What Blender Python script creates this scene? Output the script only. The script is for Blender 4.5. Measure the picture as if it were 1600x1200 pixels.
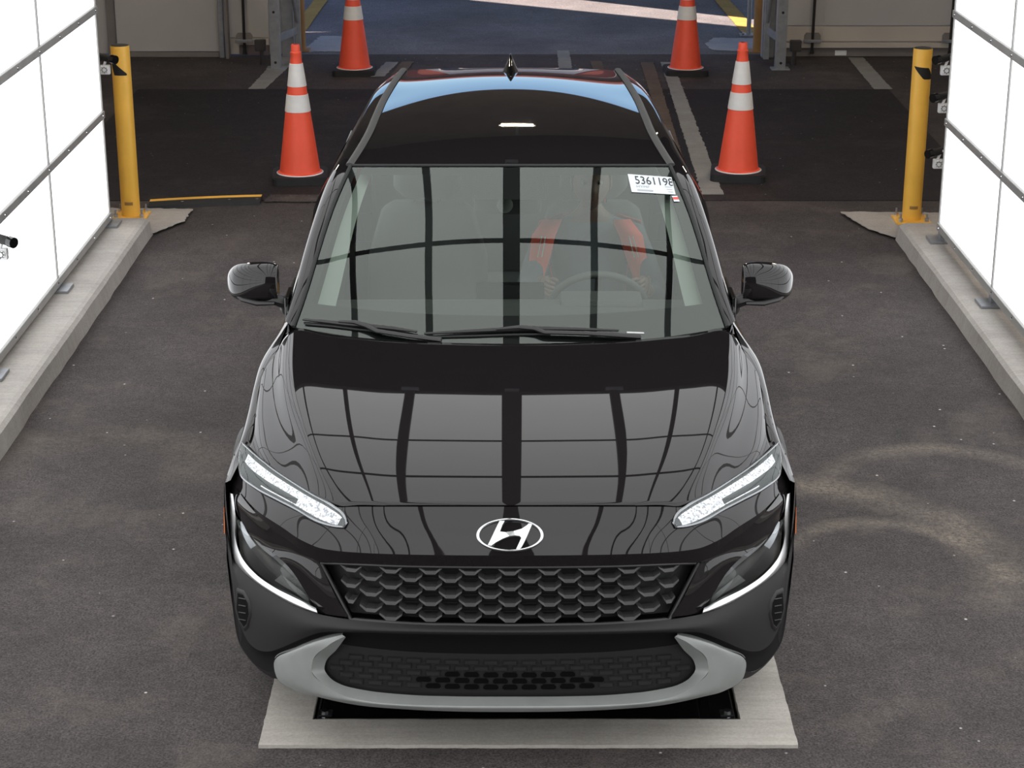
import bpy, bmesh, math, random
import numpy as np
from mathutils import Vector, Matrix
random.seed(7)
for o in list(bpy.data.objects): bpy.data.objects.remove(o, do_unlink=True)
S = bpy.context.scene
COL = S.collection

# ------------------------------------------------------------------ camera
FPX, PITCH, CAMH = 3020.0, math.radians(19.4), 3.04
cd = bpy.data.cameras.new('camera'); cam = bpy.data.objects.new('camera', cd); COL.objects.link(cam)
cam.location = (0, 0, CAMH); cam.rotation_euler = (math.pi/2 - PITCH, 0, 0)
cd.sensor_width = 36.0; cd.lens = FPX/1600*36.0; cd.clip_end = 500
S.camera = cam
S.view_settings.view_transform = 'Standard'; S.view_settings.look = 'None'
S.view_settings.gamma = 1.0; S.view_settings.use_curve_mapping = False
S.view_settings.exposure = 0.0

# ------------------------------------------------------------------ world and sun
W = bpy.data.worlds.new('world'); S.world = W; W.use_nodes = True
nt = W.node_tree; nt.nodes.clear()
sky = nt.nodes.new('ShaderNodeTexSky'); sky.sky_type = 'NISHITA'; sky.sun_disc = False
sky.sun_elevation = math.radians(52); sky.sun_rotation = math.radians(215); sky.air_density = 1.3; sky.dust_density = 0; sky.ozone_density = 4; sky.altitude = 1500
bg = nt.nodes.new('ShaderNodeBackground'); bg.inputs['Strength'].default_value = 0.26
wo = nt.nodes.new('ShaderNodeOutputWorld')
nt.links.new(sky.outputs[0], bg.inputs[0]); nt.links.new(bg.outputs[0], wo.inputs[0])
sl = bpy.data.lights.new('sun', 'SUN'); sl.energy = 14.0; sl.angle = math.radians(.6); sl.color = (1, .80, .66)
sun = bpy.data.objects.new('sun', sl); COL.objects.link(sun)
SUN_A, SUN_B = .30, .20           # horizontal drift of the sunbeam per metre of fall, in X and Y
sun.rotation_euler = Vector((SUN_A, SUN_B, -1)).to_track_quat('-Z', 'Y').to_euler()
sun.location = (-6, -6, 14)
PANEL_GLOW, CEIL_GLOW = 2.2, 1.95

# ------------------------------------------------------------------ pixel geometry: a photo ray meets a plane at a real distance
cP, sP = math.cos(PITCH), math.sin(PITCH)
def ray(u, v):
    a = (u-800)/FPX; b = (v-600)/FPX
    return np.array([a, cP-b*sP, -sP-b*cP])
def onz(u, v, z=0.0):
    r = ray(u, v); return np.array([0, 0, CAMH]) + (z-CAMH)/r[2]*r
def ony(u, v, y):
    r = ray(u, v); return np.array([0, 0, CAMH]) + y/r[1]*r
def proj(p):
    d = p[1]*cP+(CAMH-p[2])*sP; w = (CAMH-p[2])*cP-p[1]*sP
    return np.array([800+FPX*p[0]/d, 600+FPX*w/d])

# ------------------------------------------------------------------ materials
MATS = {}
def nodes_of(name):
    m = bpy.data.materials.new(name); m.use_nodes = True; n = m.node_tree
    n.nodes.clear(); out = n.nodes.new('ShaderNodeOutputMaterial'); return m, n, out
def ramp(n, fac, stops):
    r = n.nodes.new('ShaderNodeValToRGB'); el = r.color_ramp.elements
    while len(el) < len(stops): el.new(.5)
    for e, (p, c) in zip(el, stops): e.position = p; e.color = (*c, 1) if len(c) == 3 else c
    n.links.new(fac, r.inputs[0]); return r.outputs[0]
def noise(n, scale, detail=6, rough=.6, coord='Object', dim=None):
    tc = n.nodes.new('ShaderNodeTexCoord'); t = n.nodes.new('ShaderNodeTexNoise')
    t.inputs['Scale'].default_value = scale; t.inputs['Detail'].default_value = detail; t.inputs['Roughness'].default_value = rough
    if dim is not None:
        mp = n.nodes.new('ShaderNodeMapping'); mp.inputs['Scale'].default_value = dim
        n.links.new(tc.outputs[coord], mp.inputs[0]); n.links.new(mp.outputs[0], t.inputs['Vector'])
    else: n.links.new(tc.outputs[coord], t.inputs['Vector'])
    return t.outputs['Fac']
def mixc(n, a, b, fac, blend='MIX'):
    m = n.nodes.new('ShaderNodeMix'); m.data_type = 'RGBA'; m.blend_type = blend
    def put(sock, v):
        if hasattr(v, 'is_linked') or isinstance(v, bpy.types.NodeSocket): n.links.new(v, sock)
        elif isinstance(v, (int, float)): sock.default_value = v
        else: sock.default_value = (*v, 1)
    put(m.inputs[0], fac); put(m.inputs[6], a); put(m.inputs[7], b); return m.outputs[2]
def math_n(n, op, a, b=None):
    m = n.nodes.new('ShaderNodeMath'); m.operation = op
    for i, v in enumerate((a, b)):
        if v is None: continue
        if isinstance(v, (int, float)): m.inputs[i].default_value = v
        else: n.links.new(v, m.inputs[i])
    return m.outputs[0]
def mat(name, col, rough=.5, metal=0., ior=1.5, spec=.5, var=0., vscale=6., bump=0., bscale=200., emit=None, coat=0.):
    if name in MATS: return MATS[name]
    m, n, out = nodes_of(name); b = n.nodes.new('ShaderNodeBsdfPrincipled'); n.links.new(b.outputs[0], out.inputs[0])
    b.inputs['Base Color'].default_value = (*col, 1); b.inputs['Roughness'].default_value = rough
    b.inputs['Metallic'].default_value = metal; b.inputs['IOR'].default_value = ior; b.inputs['Specular IOR Level'].default_value = spec
    b.inputs['Coat Weight'].default_value = coat
    f = noise(n, vscale)
    if var > 0:
        c = ramp(n, f, [(.3, tuple(x*(1-var) for x in col)), (.7, tuple(min(1, x*(1+var)) for x in col))])
        n.links.new(c, b.inputs['Base Color'])
    if bump > 0:
        bp = n.nodes.new('ShaderNodeBump'); bp.inputs['Strength'].default_value = bump; bp.inputs['Distance'].default_value = .002
        n.links.new(noise(n, bscale, 3), bp.inputs['Height']); n.links.new(bp.outputs[0], b.inputs['Normal'])
    if emit:
        b.inputs['Emission Color'].default_value = (*emit[0], 1); b.inputs['Emission Strength'].default_value = emit[1]
    MATS[name] = m; return m
PAINT = mat('gloss_black_paint', (.0095, .0082, .0089), .015, ior=1.50)
GLOSSY = mat('piano_black', (.004, .004, .004), .04, ior=1.7)
PLASTIC = mat('textured_black_plastic', (.0165, .0150, .0158), .55, spec=.32, bump=.25, bscale=900)
PLASTIC2 = mat('satin_black_plastic', (.0145, .0135, .014), .4)
DARK = mat('matte_black', (.008, .008, .008), .7)
SILVER = mat('satin_silver_paint', (.25, .26, .25), .45, metal=.1, var=.08, vscale=9, bump=.05)
CHROME = mat('chrome', (.70, .71, .73), .09, metal=1)
STEEL = mat('galvanised_steel', (.30, .31, .33), .45, metal=.55, var=.15, vscale=12)
ALU = mat('grey_aluminium_rail', (.36, .355, .345), .5, metal=.2, var=.08, vscale=8)
RUBBER = mat('black_rubber', (.014, .014, .015), .75, var=.2, vscale=20, bump=.3, bscale=120)
YELLOW = mat('safety_yellow', (.88, .49, .07), .42, var=.06, vscale=5, bump=.05)
OCHRE = mat('shade_browned_yellow', (.33, .17, .05), .5, var=.15, vscale=4)  # yellow paint darkened to brown for the shade on the guard posts
ORANGE = mat('cone_orange', (.95, .105, .050), .5, var=.06, vscale=7)
WHITE = mat('white_plastic', (.78, .78, .78), .35, var=.03)
REDM = mat('red_print', (.7, .06, .05), .5)
INK = mat('black_print', (.02, .02, .025), .6)
PAPER = mat('sticker_paper', (.62, .66, .69), .5)
GREYINK = mat('grey_print', (.38, .39, .40), .6)
CLOTH = mat('grey_seat_cloth', (.16, .165, .16), .9, bump=.3, bscale=400, var=.1)
TRIM = mat('beige_pillar_trim', (.42, .45, .41), .8)
DASH = mat('dark_dashboard', (.10, .10, .098), .6, bump=.2, bscale=400)
SKIN = mat('skin', (.22, .13, .095), .55)
SHIRT = mat('blue_grey_shirt', (.15, .17, .19), .9, var=.15, vscale=14)
TROUSER = mat('dark_trousers', (.03, .035, .05), .9)
VEST = mat('fluorescent_orange_vest', (1.0, .16, .10), .7, emit=None)
REFL = mat('silver_reflective_tape', (.78, .76, .74), .5, metal=.0, var=.05, vscale=15)
HAIR = mat('dark_hair', (.015, .012, .01), .6)
EYE = mat('eye_white', (.3, .28, .27), .4)
CREAM = mat('cream_wall_panel', (.45, .43, .42), .6, var=.05, vscale=1.2, bump=.05, bscale=30)
CREAM2 = mat('pale_wall_panel', (.50, .45, .40), .6, var=.05, vscale=1.5)
GREYWALL = mat('grey_kick_panel', (.19, .17, .16), .6, var=.1, vscale=3)
DARKROOF = mat('dark_roof_lining', (.035, .033, .032), .8, var=.2, vscale=2)
TILE_RED = mat('red_line_paint', (.5, .05, .03), .6)

def asphalt(name, c0, c1, dust=(.26, .215, .17), dust_amt=.30, specks=.8, rings=True):
    m, n, out = nodes_of(name); b = n.nodes.new('ShaderNodeBsdfPrincipled'); n.links.new(b.outputs[0], out.inputs[0])
    b.inputs['Roughness'].default_value = .82; b.inputs['Specular IOR Level'].default_value = .3
    fine = noise(n, 130, 4, .7); mid = noise(n, 9, 8, .7); big = noise(n, .9, 5, .6); grain = noise(n, 42, 3, .6)
    base = ramp(n, mid, [(.3, c0), (.72, c1)])
    base = mixc(n, base, ramp(n, fine, [(.36, (.22,)*3), (.6, (1.3,)*3)]), .85, 'MULTIPLY')
    base = mixc(n, base, ramp(n, grain, [(.36, (.55,)*3), (.62, (1.2,)*3)]), .5, 'MULTIPLY')
    base = mixc(n, base, ramp(n, big, [(.35, (.72,)*3), (.65, (1.25,)*3)]), .8, 'MULTIPLY')
    dn = ramp(n, noise(n, 1.6, 9, .72), [(.52, (0, 0, 0)), (.78, (1, 1, 1))])
    df = math_n(n, 'MULTIPLY', dn, dust_amt)
    base = mixc(n, base, dust, df)
    if rings:                                   # pale tyre scrub arcs on the right of the lane
        tc = n.nodes.new('ShaderNodeTexCoord'); sx = n.nodes.new('ShaderNodeSeparateXYZ'); n.links.new(tc.outputs['Object'], sx.inputs[0])
        def arc(cx, cy, r, w, low):
            dx = math_n(n, 'SUBTRACT', sx.outputs[0], cx); dy = math_n(n, 'SUBTRACT', sx.outputs[1], cy)
            d = math_n(n, 'SQRT', math_n(n, 'ADD', math_n(n, 'MULTIPLY', dx, dx), math_n(n, 'MULTIPLY', dy, dy)))
            e = math_n(n, 'ABSOLUTE', math_n(n, 'SUBTRACT', d, r))
            line = ramp(n, math_n(n, 'DIVIDE', e, w), [(.0, (1, 1, 1)), (1., (0, 0, 0))])
            side = ramp(n, math_n(n, 'ADD', math_n(n, 'DIVIDE', dy, r*2), .5), [(low, (0, 0, 0)), (min(1, low+.22), (1, 1, 1))])
            return math_n(n, 'MULTIPLY', line, side)
        pn = ramp(n, noise(n, 2.6, 7, .75), [(.34, (.12, .12, .12)), (.60, (1, 1, 1))])
        pf = ramp(n, noise(n, 48, 6, .85), [(.38, (.05, .05, .05)), (.62, (1, 1, 1))])
        for cx, cy, r, w, s, low in ((1.02, 6.58, .80, .17, 1.0, .22), (1.78, 7.32, .47, .09, .8, .45), (1.40, 6.64, .35, .07, .8, .55), (-1.75, 7.5, .45, .25, .4, .3)):
            f = math_n(n, 'MULTIPLY', math_n(n, 'MULTIPLY', arc(cx, cy, r, w, low), pn), math_n(n, 'MULTIPLY', pf, s))
            base = mixc(n, base, dust, f)
    # pale grit specks
    tc = n.nodes.new('ShaderNodeTexCoord'); vo = n.nodes.new('ShaderNodeTexVoronoi'); vo.inputs['Scale'].default_value = 11
    n.links.new(tc.outputs['Object'], vo.inputs['Vector'])
    sp = ramp(n, vo.outputs['Distance'], [(.035, (1, 1, 1)), (.075, (0, 0, 0))])
    pick = ramp(n, math_n(n, 'FRACT', math_n(n, 'MULTIPLY', vo.outputs['Color'], 7.31)), [(.62, (0, 0, 0)), (.72, (1, 1, 1))])
    base = mixc(n, base, (.75, .71, .65), math_n(n, 'MULTIPLY', math_n(n, 'MULTIPLY', sp, pick), specks))
    n.links.new(base, b.inputs['Base Color'])
    bp = n.nodes.new('ShaderNodeBump'); bp.inputs['Strength'].default_value = .55; bp.inputs['Distance'].default_value = .006
    n.links.new(fine, bp.inputs['Height']); n.links.new(bp.outputs[0], b.inputs['Normal'])
    MATS[name] = m; return m
ASPH = asphalt('lane_asphalt', (.060, .0505, .0500), (.090, .0765, .0750))
ASPH_NEW = asphalt('fresh_asphalt', (.018, .0145, .016), (.028, .0225, .025), dust_amt=.10, specks=.4, rings=False)
ASPH_OUT = asphalt('yard_asphalt', (.175, .172, .185), (.235, .23, .25), dust=(.24, .22, .2), dust_amt=.3, specks=.4, rings=False)
def concrete(name, c0, c1, rough=.85):
    m, n, out = nodes_of(name); b = n.nodes.new('ShaderNodeBsdfPrincipled'); n.links.new(b.outputs[0], out.inputs[0])
    b.inputs['Roughness'].default_value = rough; b.inputs['Specular IOR Level'].default_value = .25
    base = ramp(n, noise(n, 3.5, 9, .65), [(.3, c0), (.7, c1)])
    base = mixc(n, base, ramp(n, noise(n, 90, 4, .7), [(.3, (.7,)*3), (.65, (1.1,)*3)]), .5, 'MULTIPLY')
    base = mixc(n, base, ramp(n, noise(n, 3, 4, .6, dim=(1, 14, 1)), [(.35, (.85,)*3), (.65, (1.08,)*3)]), .5, 'MULTIPLY')
    n.links.new(base, b.inputs['Base Color'])
    bp = n.nodes.new('ShaderNodeBump'); bp.inputs['Strength'].default_value = .3; bp.inputs['Distance'].default_value = .004
    n.links.new(noise(n, 60, 5), bp.inputs['Height']); n.links.new(bp.outputs[0], b.inputs['Normal'])
    MATS[name] = m; return m
CONC = concrete('kerb_concrete', (.36, .33, .305), (.46, .43, .40))
CONC2 = concrete('slab_concrete', (.36, .335, .30), (.46, .43, .39))
LINE_W = concrete('worn_white_paint', (.25, .24, .23), (.34, .33, .315))
LINE_B = concrete('worn_brown_paint', (.11, .08, .062), (.17, .125, .095))
LINE_Y = concrete('yellow_line_paint', (.40, .25, .07), (.50, .32, .09))
def glow(name, col, strength):
    m, n, out = nodes_of(name); e = n.nodes.new('ShaderNodeEmission'); e.inputs[1].default_value = strength
    c = ramp(n, noise(n, .9, 2), [(.35, tuple(x*.965 for x in col)), (.65, col)])
    n.links.new(c, e.inputs[0]); n.links.new(e.outputs[0], out.inputs[0]); MATS[name] = m; return m
GLOW = glow('lit_panel', (.965, .98, 1.0), PANEL_GLOW)
GLOWC = glow('lit_ceiling_panel', (.985, 1.0, .985), CEIL_GLOW)
def glass(name, tint, ior, rough=.0):
    m, n, out = nodes_of(name)
    t = n.nodes.new('ShaderNodeBsdfTransparent'); t.inputs[0].default_value = (*tint, 1)
    g = n.nodes.new('ShaderNodeBsdfGlossy'); g.inputs['Roughness'].default_value = rough; g.inputs[0].default_value = (.94, 1, .965, 1)
    f = n.nodes.new('ShaderNodeFresnel'); f.inputs[0].default_value = ior
    mx = n.nodes.new('ShaderNodeMixShader')
    n.links.new(f.outputs[0], mx.inputs[0]); n.links.new(t.outputs[0], mx.inputs[1]); n.links.new(g.outputs[0], mx.inputs[2])
    n.links.new(mx.outputs[0], out.inputs[0]); MATS[name] = m; return m
GLASS = glass('windscreen_glass', (.86, .94, .895), 1.76)
PRIVACY = glass('tinted_side_glass', (.55, .60, .57), 1.6)
LENS = glass('clear_lamp_lens', (.95, .95, .95), 1.35)
def led_mat():
    m, n, out = nodes_of('daytime_led'); e = n.nodes.new('ShaderNodeEmission')
    tc = n.nodes.new('ShaderNodeTexCoord'); v = n.nodes.new('ShaderNodeTexVoronoi'); v.inputs['Scale'].default_value = 190
    n.links.new(tc.outputs['Object'], v.inputs['Vector'])
    c = ramp(n, math_n(n, 'FRACT', math_n(n, 'MULTIPLY', v.outputs['Color'], 3.7)), [(.12, (.45, .48, .52)), (.4, (.9, .94, .98)), (.9, (1, 1, 1))])
    n.links.new(c, e.inputs[0]); e.inputs[1].default_value = 1.25
    n.links.new(e.outputs[0], out.inputs[0]); MATS['led'] = m; return m
LED = led_mat()

# ------------------------------------------------------------------ object helpers
def tag(o, label=None, cat=None, group=None, kind=None):
    if label: o['label'] = label
    if cat: o['category'] = cat
    if group: o['group'] = group
    if kind: o['kind'] = kind
    return o
def empty(name, loc=(0, 0, 0), parent=None):
    o = bpy.data.objects.new(name, None); COL.objects.link(o); o.location = loc; o.empty_display_size = .1
    if parent: o.parent = parent
    return o
def link(name, me, parent=None, loc=None, rot=None):
    o = bpy.data.objects.new(name, me); COL.objects.link(o)
    if parent: o.parent = parent
    if loc is not None: o.location = loc
    if rot is not None: o.rotation_euler = rot
    return o
def pymesh(name, verts, faces, m, smooth=False):
    me = bpy.data.meshes.new(name); me.from_pydata([tuple(map(float, v)) for v in verts], [], faces)
    me.materials.append(m)
    if smooth: me.polygons.foreach_set('use_smooth', [True]*len(me.polygons))
    me.update(); return me
def part(name, verts, faces, m, parent=None, smooth=False):
    return link(name, pymesh(name, verts, faces, m, smooth), parent)
def bmpart(name, bm, m, parent=None, smooth=False, loc=None, rot=None):
    me = bpy.data.meshes.new(name); bm.to_mesh(me); bm.free(); me.materials.append(m)
    if smooth: me.polygons.foreach_set('use_smooth', [True]*len(me.polygons))
    return link(name, me, parent, loc, rot)
def add_box(bm, c, s, rot=None, bev=0.):
    r = bmesh.ops.create_cube(bm, size=1)
    M = Matrix.Translation(c) @ (rot.to_matrix().to_4x4() if rot is not None else Matrix.Identity(4)) @ Matrix.Diagonal((*s, 1))
    bmesh.ops.transform(bm, matrix=M, verts=r['verts'])
    if bev > 0:
        es = {e for v in r['verts'] for e in v.link_edges}
        bmesh.ops.bevel(bm, geom=list(es), offset=bev, segments=2, affect='EDGES', profile=.6)
def box(name, c, s, m, parent=None, bev=0., rot=None):
    bm = bmesh.new(); add_box(bm, (0, 0, 0), s, None, bev)
    return bmpart(name, bm, m, parent, False, c, rot)
def add_cyl(bm, p0, p1, r0, r1=None, seg=20, caps=True):
    p0 = Vector(p0); p1 = Vector(p1); d = p1-p0
    r = bmesh.ops.create_cone(bm, cap_ends=caps, segments=seg, radius1=r0, radius2=r0 if r1 is None else r1, depth=d.length)
    M = Matrix.Translation((p0+p1)/2) @ d.to_track_quat('Z', 'Y').to_matrix().to_4x4()
    bmesh.ops.transform(bm, matrix=M, verts=r['verts'])
def cyl(name, p0, p1, r0, m, parent=None, r1=None, seg=20, smooth=True):
    bm = bmesh.new(); add_cyl(bm, p0, p1, r0, r1, seg)
    o = bmpart(name, bm, m, parent, False)
    if smooth: shade(o)
    return o
def shade(o, ang=35):
    me = o.data; bm = bmesh.new(); bm.from_mesh(me)
    for f in bm.faces: f.smooth = True
    for e in bm.edges:
        if len(e.link_faces) == 2 and e.calc_face_angle(0) > math.radians(ang): e.smooth = False
    bm.to_mesh(me); bm.free(); return o
def lathe(prof, seg=32, axis='Z'):
    V = []; Fc = []
    n = len(prof)
    for i in range(seg):
        a = 2*math.pi*i/seg
        for r, z in prof:
            V.append((r*math.cos(a), r*math.sin(a), z) if axis == 'Z' else (z, r*math.cos(a), r*math.sin(a)))
    for i in range(seg):
        j = (i+1) % seg
        for k in range(n-1): Fc.append((i*n+k, j*n+k, j*n+k+1, i*n+k+1))
    return V, Fc
def tube(name, pts, r, m, parent=None, seg=8, flat=1.0):
    pts = [Vector(p) for p in pts]; V = []; Fc = []
    rs = r if isinstance(r, (list, tuple)) else [r]*len(pts)
    for i, p in enumerate(pts):
        t = (pts[min(i+1, len(pts)-1)]-pts[max(i-1, 0)]).normalized()
        up = Vector((0, 0, 1)) if abs(t.z) < .95 else Vector((0, 1, 0))
        a = t.cross(up).normalized(); b = a.cross(t).normalized()
        for k in range(seg):
            w = 2*math.pi*k/seg; V.append(p+a*math.cos(w)*rs[i]+b*math.sin(w)*rs[i]*flat)
    for i in range(len(pts)-1):
        for k in range(seg):
            j = (k+1) % seg; Fc.append((i*seg+k, i*seg+j, (i+1)*seg+j, (i+1)*seg+k))
    Fc.append(tuple(range(seg))[::-1]); Fc.append(tuple((len(pts)-1)*seg+k for k in range(seg)))
    return shade(part(name, V, Fc, m, parent), 50)

# splines and lofts
def natspline(t, Y, tq):
    t = np.asarray(t, float); Y = np.asarray(Y, float); n = len(t)
    if n == 2:
        w = ((tq-t[0])/(t[1]-t[0]))[:, None]; return Y[0]*(1-w)+Y[1]*w
    h = np.diff(t); A = np.zeros((n, n)); B = np.zeros((n, Y.shape[1])); A[0, 0] = A[-1, -1] = 1
    for i in range(1, n-1):
        A[i, i-1] = h[i-1]; A[i, i] = 2*(h[i-1]+h[i]); A[i, i+1] = h[i]
        B[i] = 6*((Y[i+1]-Y[i])/h[i]-(Y[i]-Y[i-1])/h[i-1])
    M = np.linalg.solve(A, B)
    k = np.clip(np.searchsorted(t, tq)-1, 0, n-2); a = (t[k+1]-tq)[:, None]; b = (tq-t[k])[:, None]; hk = h[k][:, None]
    return M[k]*a**3/(6*hk)+M[k+1]*b**3/(6*hk)+(Y[k]/hk-M[k]*hk/6)*a+(Y[k+1]/hk-M[k+1]*hk/6)*b
def hermite(t, Y, tq):
    t = np.asarray(t, float); Y = np.asarray(Y, float); n = len(t)
    if n == 2: return natspline(t, Y, tq)
    d = np.zeros_like(Y); h = np.diff(t)[:, None]; dl = np.diff(Y, axis=0)/h
    d[1:-1] = (dl[:-1]*h[1:]+dl[1:]*h[:-1])/(h[:-1]+h[1:]); d[0] = 1.5*dl[0]-.5*d[1]; d[-1] = 1.5*dl[-1]-.5*d[-2]
    k = np.clip(np.searchsorted(t, tq)-1, 0, n-2); hk = h[k]; x = ((tq-t[k]))[:, None]/hk
    return Y[k]*(2*x**3-3*x**2+1)+d[k]*hk*(x**3-2*x**2+x)+Y[k+1]*(-2*x**3+3*x**2)+d[k+1]*hk*(x**3-x**2)
def knots(R):                        # R: rows x cols x 3 -> knots along cols
    d = np.linalg.norm(np.diff(R, axis=1), axis=2).mean(0)+1e-6
    return np.concatenate([[0], np.cumsum(d)])
def grid(rows, nu, nv, fn=hermite, fnv=None):
    R = np.array(rows, float); fnv = fnv or fn
    tu = knots(R); tv = knots(R.transpose(1, 0, 2))
    A = np.array([fn(tu, r, np.linspace(0, tu[-1], nu)) for r in R])           # rows x nu x 3
    G = np.array([fnv(tv, A[:, j], np.linspace(0, tv[-1], nv)) for j in range(nu)])   # nu x nv x 3
    return G.transpose(1, 0, 2)                                                 # nv x nu x 3
def mirror_rows(rows):               # control rows from the centre (x=0) outward -> full width
    out = []
    for r in rows:
        r = np.array(r, float); m = r[::-1].copy(); m[:, 0] *= -1
        out.append(np.vstack([m[:-1], r]))
    return out
def gridmesh(name, G, m, parent=None, out=(0, -.4, 1), mx=False, solid=0., sharp=None):
    nv, nu, _ = G.shape; G = G.copy()
    if mx: G[..., 0] *= -1; out = (-out[0], out[1], out[2])
    V = G.reshape(-1, 3); Fc = [(i*nu+j, i*nu+j+1, (i+1)*nu+j+1, (i+1)*nu+j) for i in range(nv-1) for j in range(nu-1)]
    c = (nv//2)*nu+nu//2; a, b, d = V[c], V[c+1 if nu > 2 else c-1], V[c+nu if nv > 2 and c+nu < len(V) else c-nu]
    acc = 0.
    for f in Fc[::max(1, len(Fc)//40)]:
        acc += np.dot(np.cross(V[f[1]]-V[f[0]], V[f[3]]-V[f[0]]), out)
    if acc < 0: Fc = [f[::-1] for f in Fc]
    o = part(name, V, Fc, m, parent, True)
    if solid:
        md = o.modifiers.new('thickness', 'SOLIDIFY'); md.thickness = solid; md.offset = -1
    return o
def surf_at(G, u, v, off=0.):        # the point (and normal) of a lofted surface seen along a photo ray
    nv, nu, _ = G.shape
    d = G[..., 1]*cP+(CAMH-G[..., 2])*sP; U = 800+FPX*G[..., 0]/d; Vv = 600+FPX*((CAMH-G[..., 2])*cP-G[..., 1]*sP)/d
    k = np.argmin((U-u)**2+(Vv-v)**2); a, b = divmod(int(k), nu); a = float(a); b = float(b)
    def ev(a, b):
        i = min(max(int(a), 0), nv-2); j = min(max(int(b), 0), nu-2); x = a-i; y = b-j
        return G[i, j]*(1-x)*(1-y)+G[i+1, j]*x*(1-y)+G[i, j+1]*(1-x)*y+G[i+1, j+1]*x*y
    for _ in range(8):
        p = ev(a, b); q = proj(p); J = np.stack([(proj(ev(a+.25, b))-proj(ev(a-.25, b)))/.5, (proj(ev(a, b+.25))-proj(ev(a, b-.25)))/.5], 1)
        try: st = np.linalg.solve(J, np.array([u, v])-q)
        except Exception: break
        st = np.clip(st, -3, 3); a = min(max(a+st[0], -1.5), nv+.5); b = min(max(b+st[1], -1.5), nu+.5)
    p = ev(a, b); n = np.cross(ev(a+.3, b)-ev(a-.3, b), ev(a, b+.3)-ev(a, b-.3)); n /= np.linalg.norm(n)+1e-12
    view = np.array([0, 0, CAMH])-p
    if np.dot(n, view) < 0: n = -n
    return p+n*off, n

# ================================================================== SETTING
def flat(name, poly, z, m, parent=None, th=.004, rag=0., kind='structure'):
    """a thin slab lying on the ground, outlined by metres in X,Y"""
    P = [Vector(p) for p in poly]
    if rag:
        Q = []
        for i, p in enumerate(P):
            q = P[(i+1) % len(P)]; n = max(2, int((q-p).length/.03)); d = (q-p).normalized(); nn = Vector((-d.y, d.x))
            for k in range(n): Q.append(p+(q-p)*k/n+nn*random.uniform(-rag, rag))
        P = Q
    n = len(P); V = [(p.x, p.y, z) for p in P]+[(p.x, p.y, z-th) for p in P]
    Fc = [tuple(range(n))]+[tuple(range(n, 2*n))[::-1]]+[(i, i+n, (i+1) % n+n, (i+1) % n) for i in range(n)]
    o = part(name, V, Fc, m, parent); bm = bmesh.new(); bm.from_mesh(o.data); bmesh.ops.recalc_face_normals(bm, faces=bm.faces); bm.to_mesh(o.data); bm.free()
    if kind and not parent: tag(o, kind=kind)
    return o
tag(part('floor', [(-5.2, -8, 0), (5.2, -8, 0), (5.2, 17.75, 0), (-5.2, 17.75, 0), (-.632, 5.41, 0), (.722, 5.41, 0), (.722, 9.4, 0), (-.632, 9.4, 0)], [(0, 1, 5, 4), (1, 2, 6, 5), (2, 3, 7, 6), (3, 0, 4, 7)], ASPH), 'dark worn asphalt floor of the drive-through lane', kind='structure')
tag(part('floor_yard', [(-60, 17.75, 0), (60, 17.75, 0), (60, 120, 0), (-60, 120, 0)], [(0, 1, 2, 3)], ASPH_OUT), 'bluish asphalt of the yard outside', kind='structure')
tag(flat('floor_patch', [(-3.12, 12.2), (3.1, 12.2), (3.14, 16.03), (-3.12, 16.03)], .004, ASPH_NEW), 'fresh black asphalt patch across the lane', kind='structure')

# concrete slab with the inspection pit cover
slab = empty('trim_1', (0, 0, 0)); tag(slab, 'pale concrete frame set in the asphalt around the pit', kind='structure')
x0, x1, y0, y1 = -.782, .882, 5.25, 9.6; bx0, bx1, by0, by1 = -.632, .722, 5.41, 9.4
for poly in ([(x0, y0), (x1, y0), (x1, by0), (x0, by0)], [(x0, by0), (bx0, by0), (bx0, by1), (x0, by1)], [(bx1, by0), (x1, by0), (x1, by1), (bx1, by1)], [(x0, by1), (x1, by1), (x1, y1), (x0, y1)]):
    flat('concrete_strip', poly, .012, CONC2, slab, .03, rag=.0015)
pit = empty('pit_cover', (.045, 7.4, 0)); tag(pit, 'black glossy scanner pit cover in the concrete frame under the car', 'pit cover')
def pl(o): o.parent = pit; o.location = Vector(o.location)-pit.location; return o
pl(box('cover_plate', (.045, 7.4, -.014), (1.335, 3.95, .02), GLOSSY, None, .008))
pl(box('front_lip', (.045, 5.424, -.012), (1.345, .022, .03), PLASTIC2, None, .006))
pl(box('pit_floor', (.045, 7.4, -.06), (1.40, 4.02, .01), DARK, None))
for bxx, byy in ((bx0+.035, 5.475), (bx1-.035, 5.475)):
    pl(box('bolt_pocket', (bxx, byy, -.003), (.045, .04, .006), PLASTIC2, None, .003)); pl(cyl('bolt', (bxx, byy, -.003), (bxx, byy, .008), .012, CHROME, None, seg=6, smooth=False))

# kerbs
def kerb(name, xi, xo, yend, label):
    n = 90; V = []; Fc = []; sg = 1 if xi < xo else -1
    ys = np.linspace(-2, yend, n)
    for i, y in enumerate(ys):
        j = random.uniform(-.004, .004)
        for dx, z in ((.022+j, 0), (.012+j, .05), (.006+j*.5, .085), (-.012, .099), (-.035, .104), (-(abs(xo-xi)), .104), (-(abs(xo-xi)), 0)): V.append((xi-sg*dx, y, z))
    k = 7
    for i in range(n-1):
        for q in range(k-1): Fc.append((i*k+q, i*k+q+1, (i+1)*k+q+1, (i+1)*k+q))
    Fc.append(tuple((n-1)*k+q for q in range(k))); Fc.append(tuple(range(k))[::-1])
    return tag(part(name, V, Fc, CONC), label, kind='structure')
kerb('trim_2', -2.20, -2.95, 11.36, 'rounded concrete kerb under the lit panels on the left')
kerb('trim_3', 2.325, 3.05, 11.24, 'rounded concrete kerb under the lit panels on the right')
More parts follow.
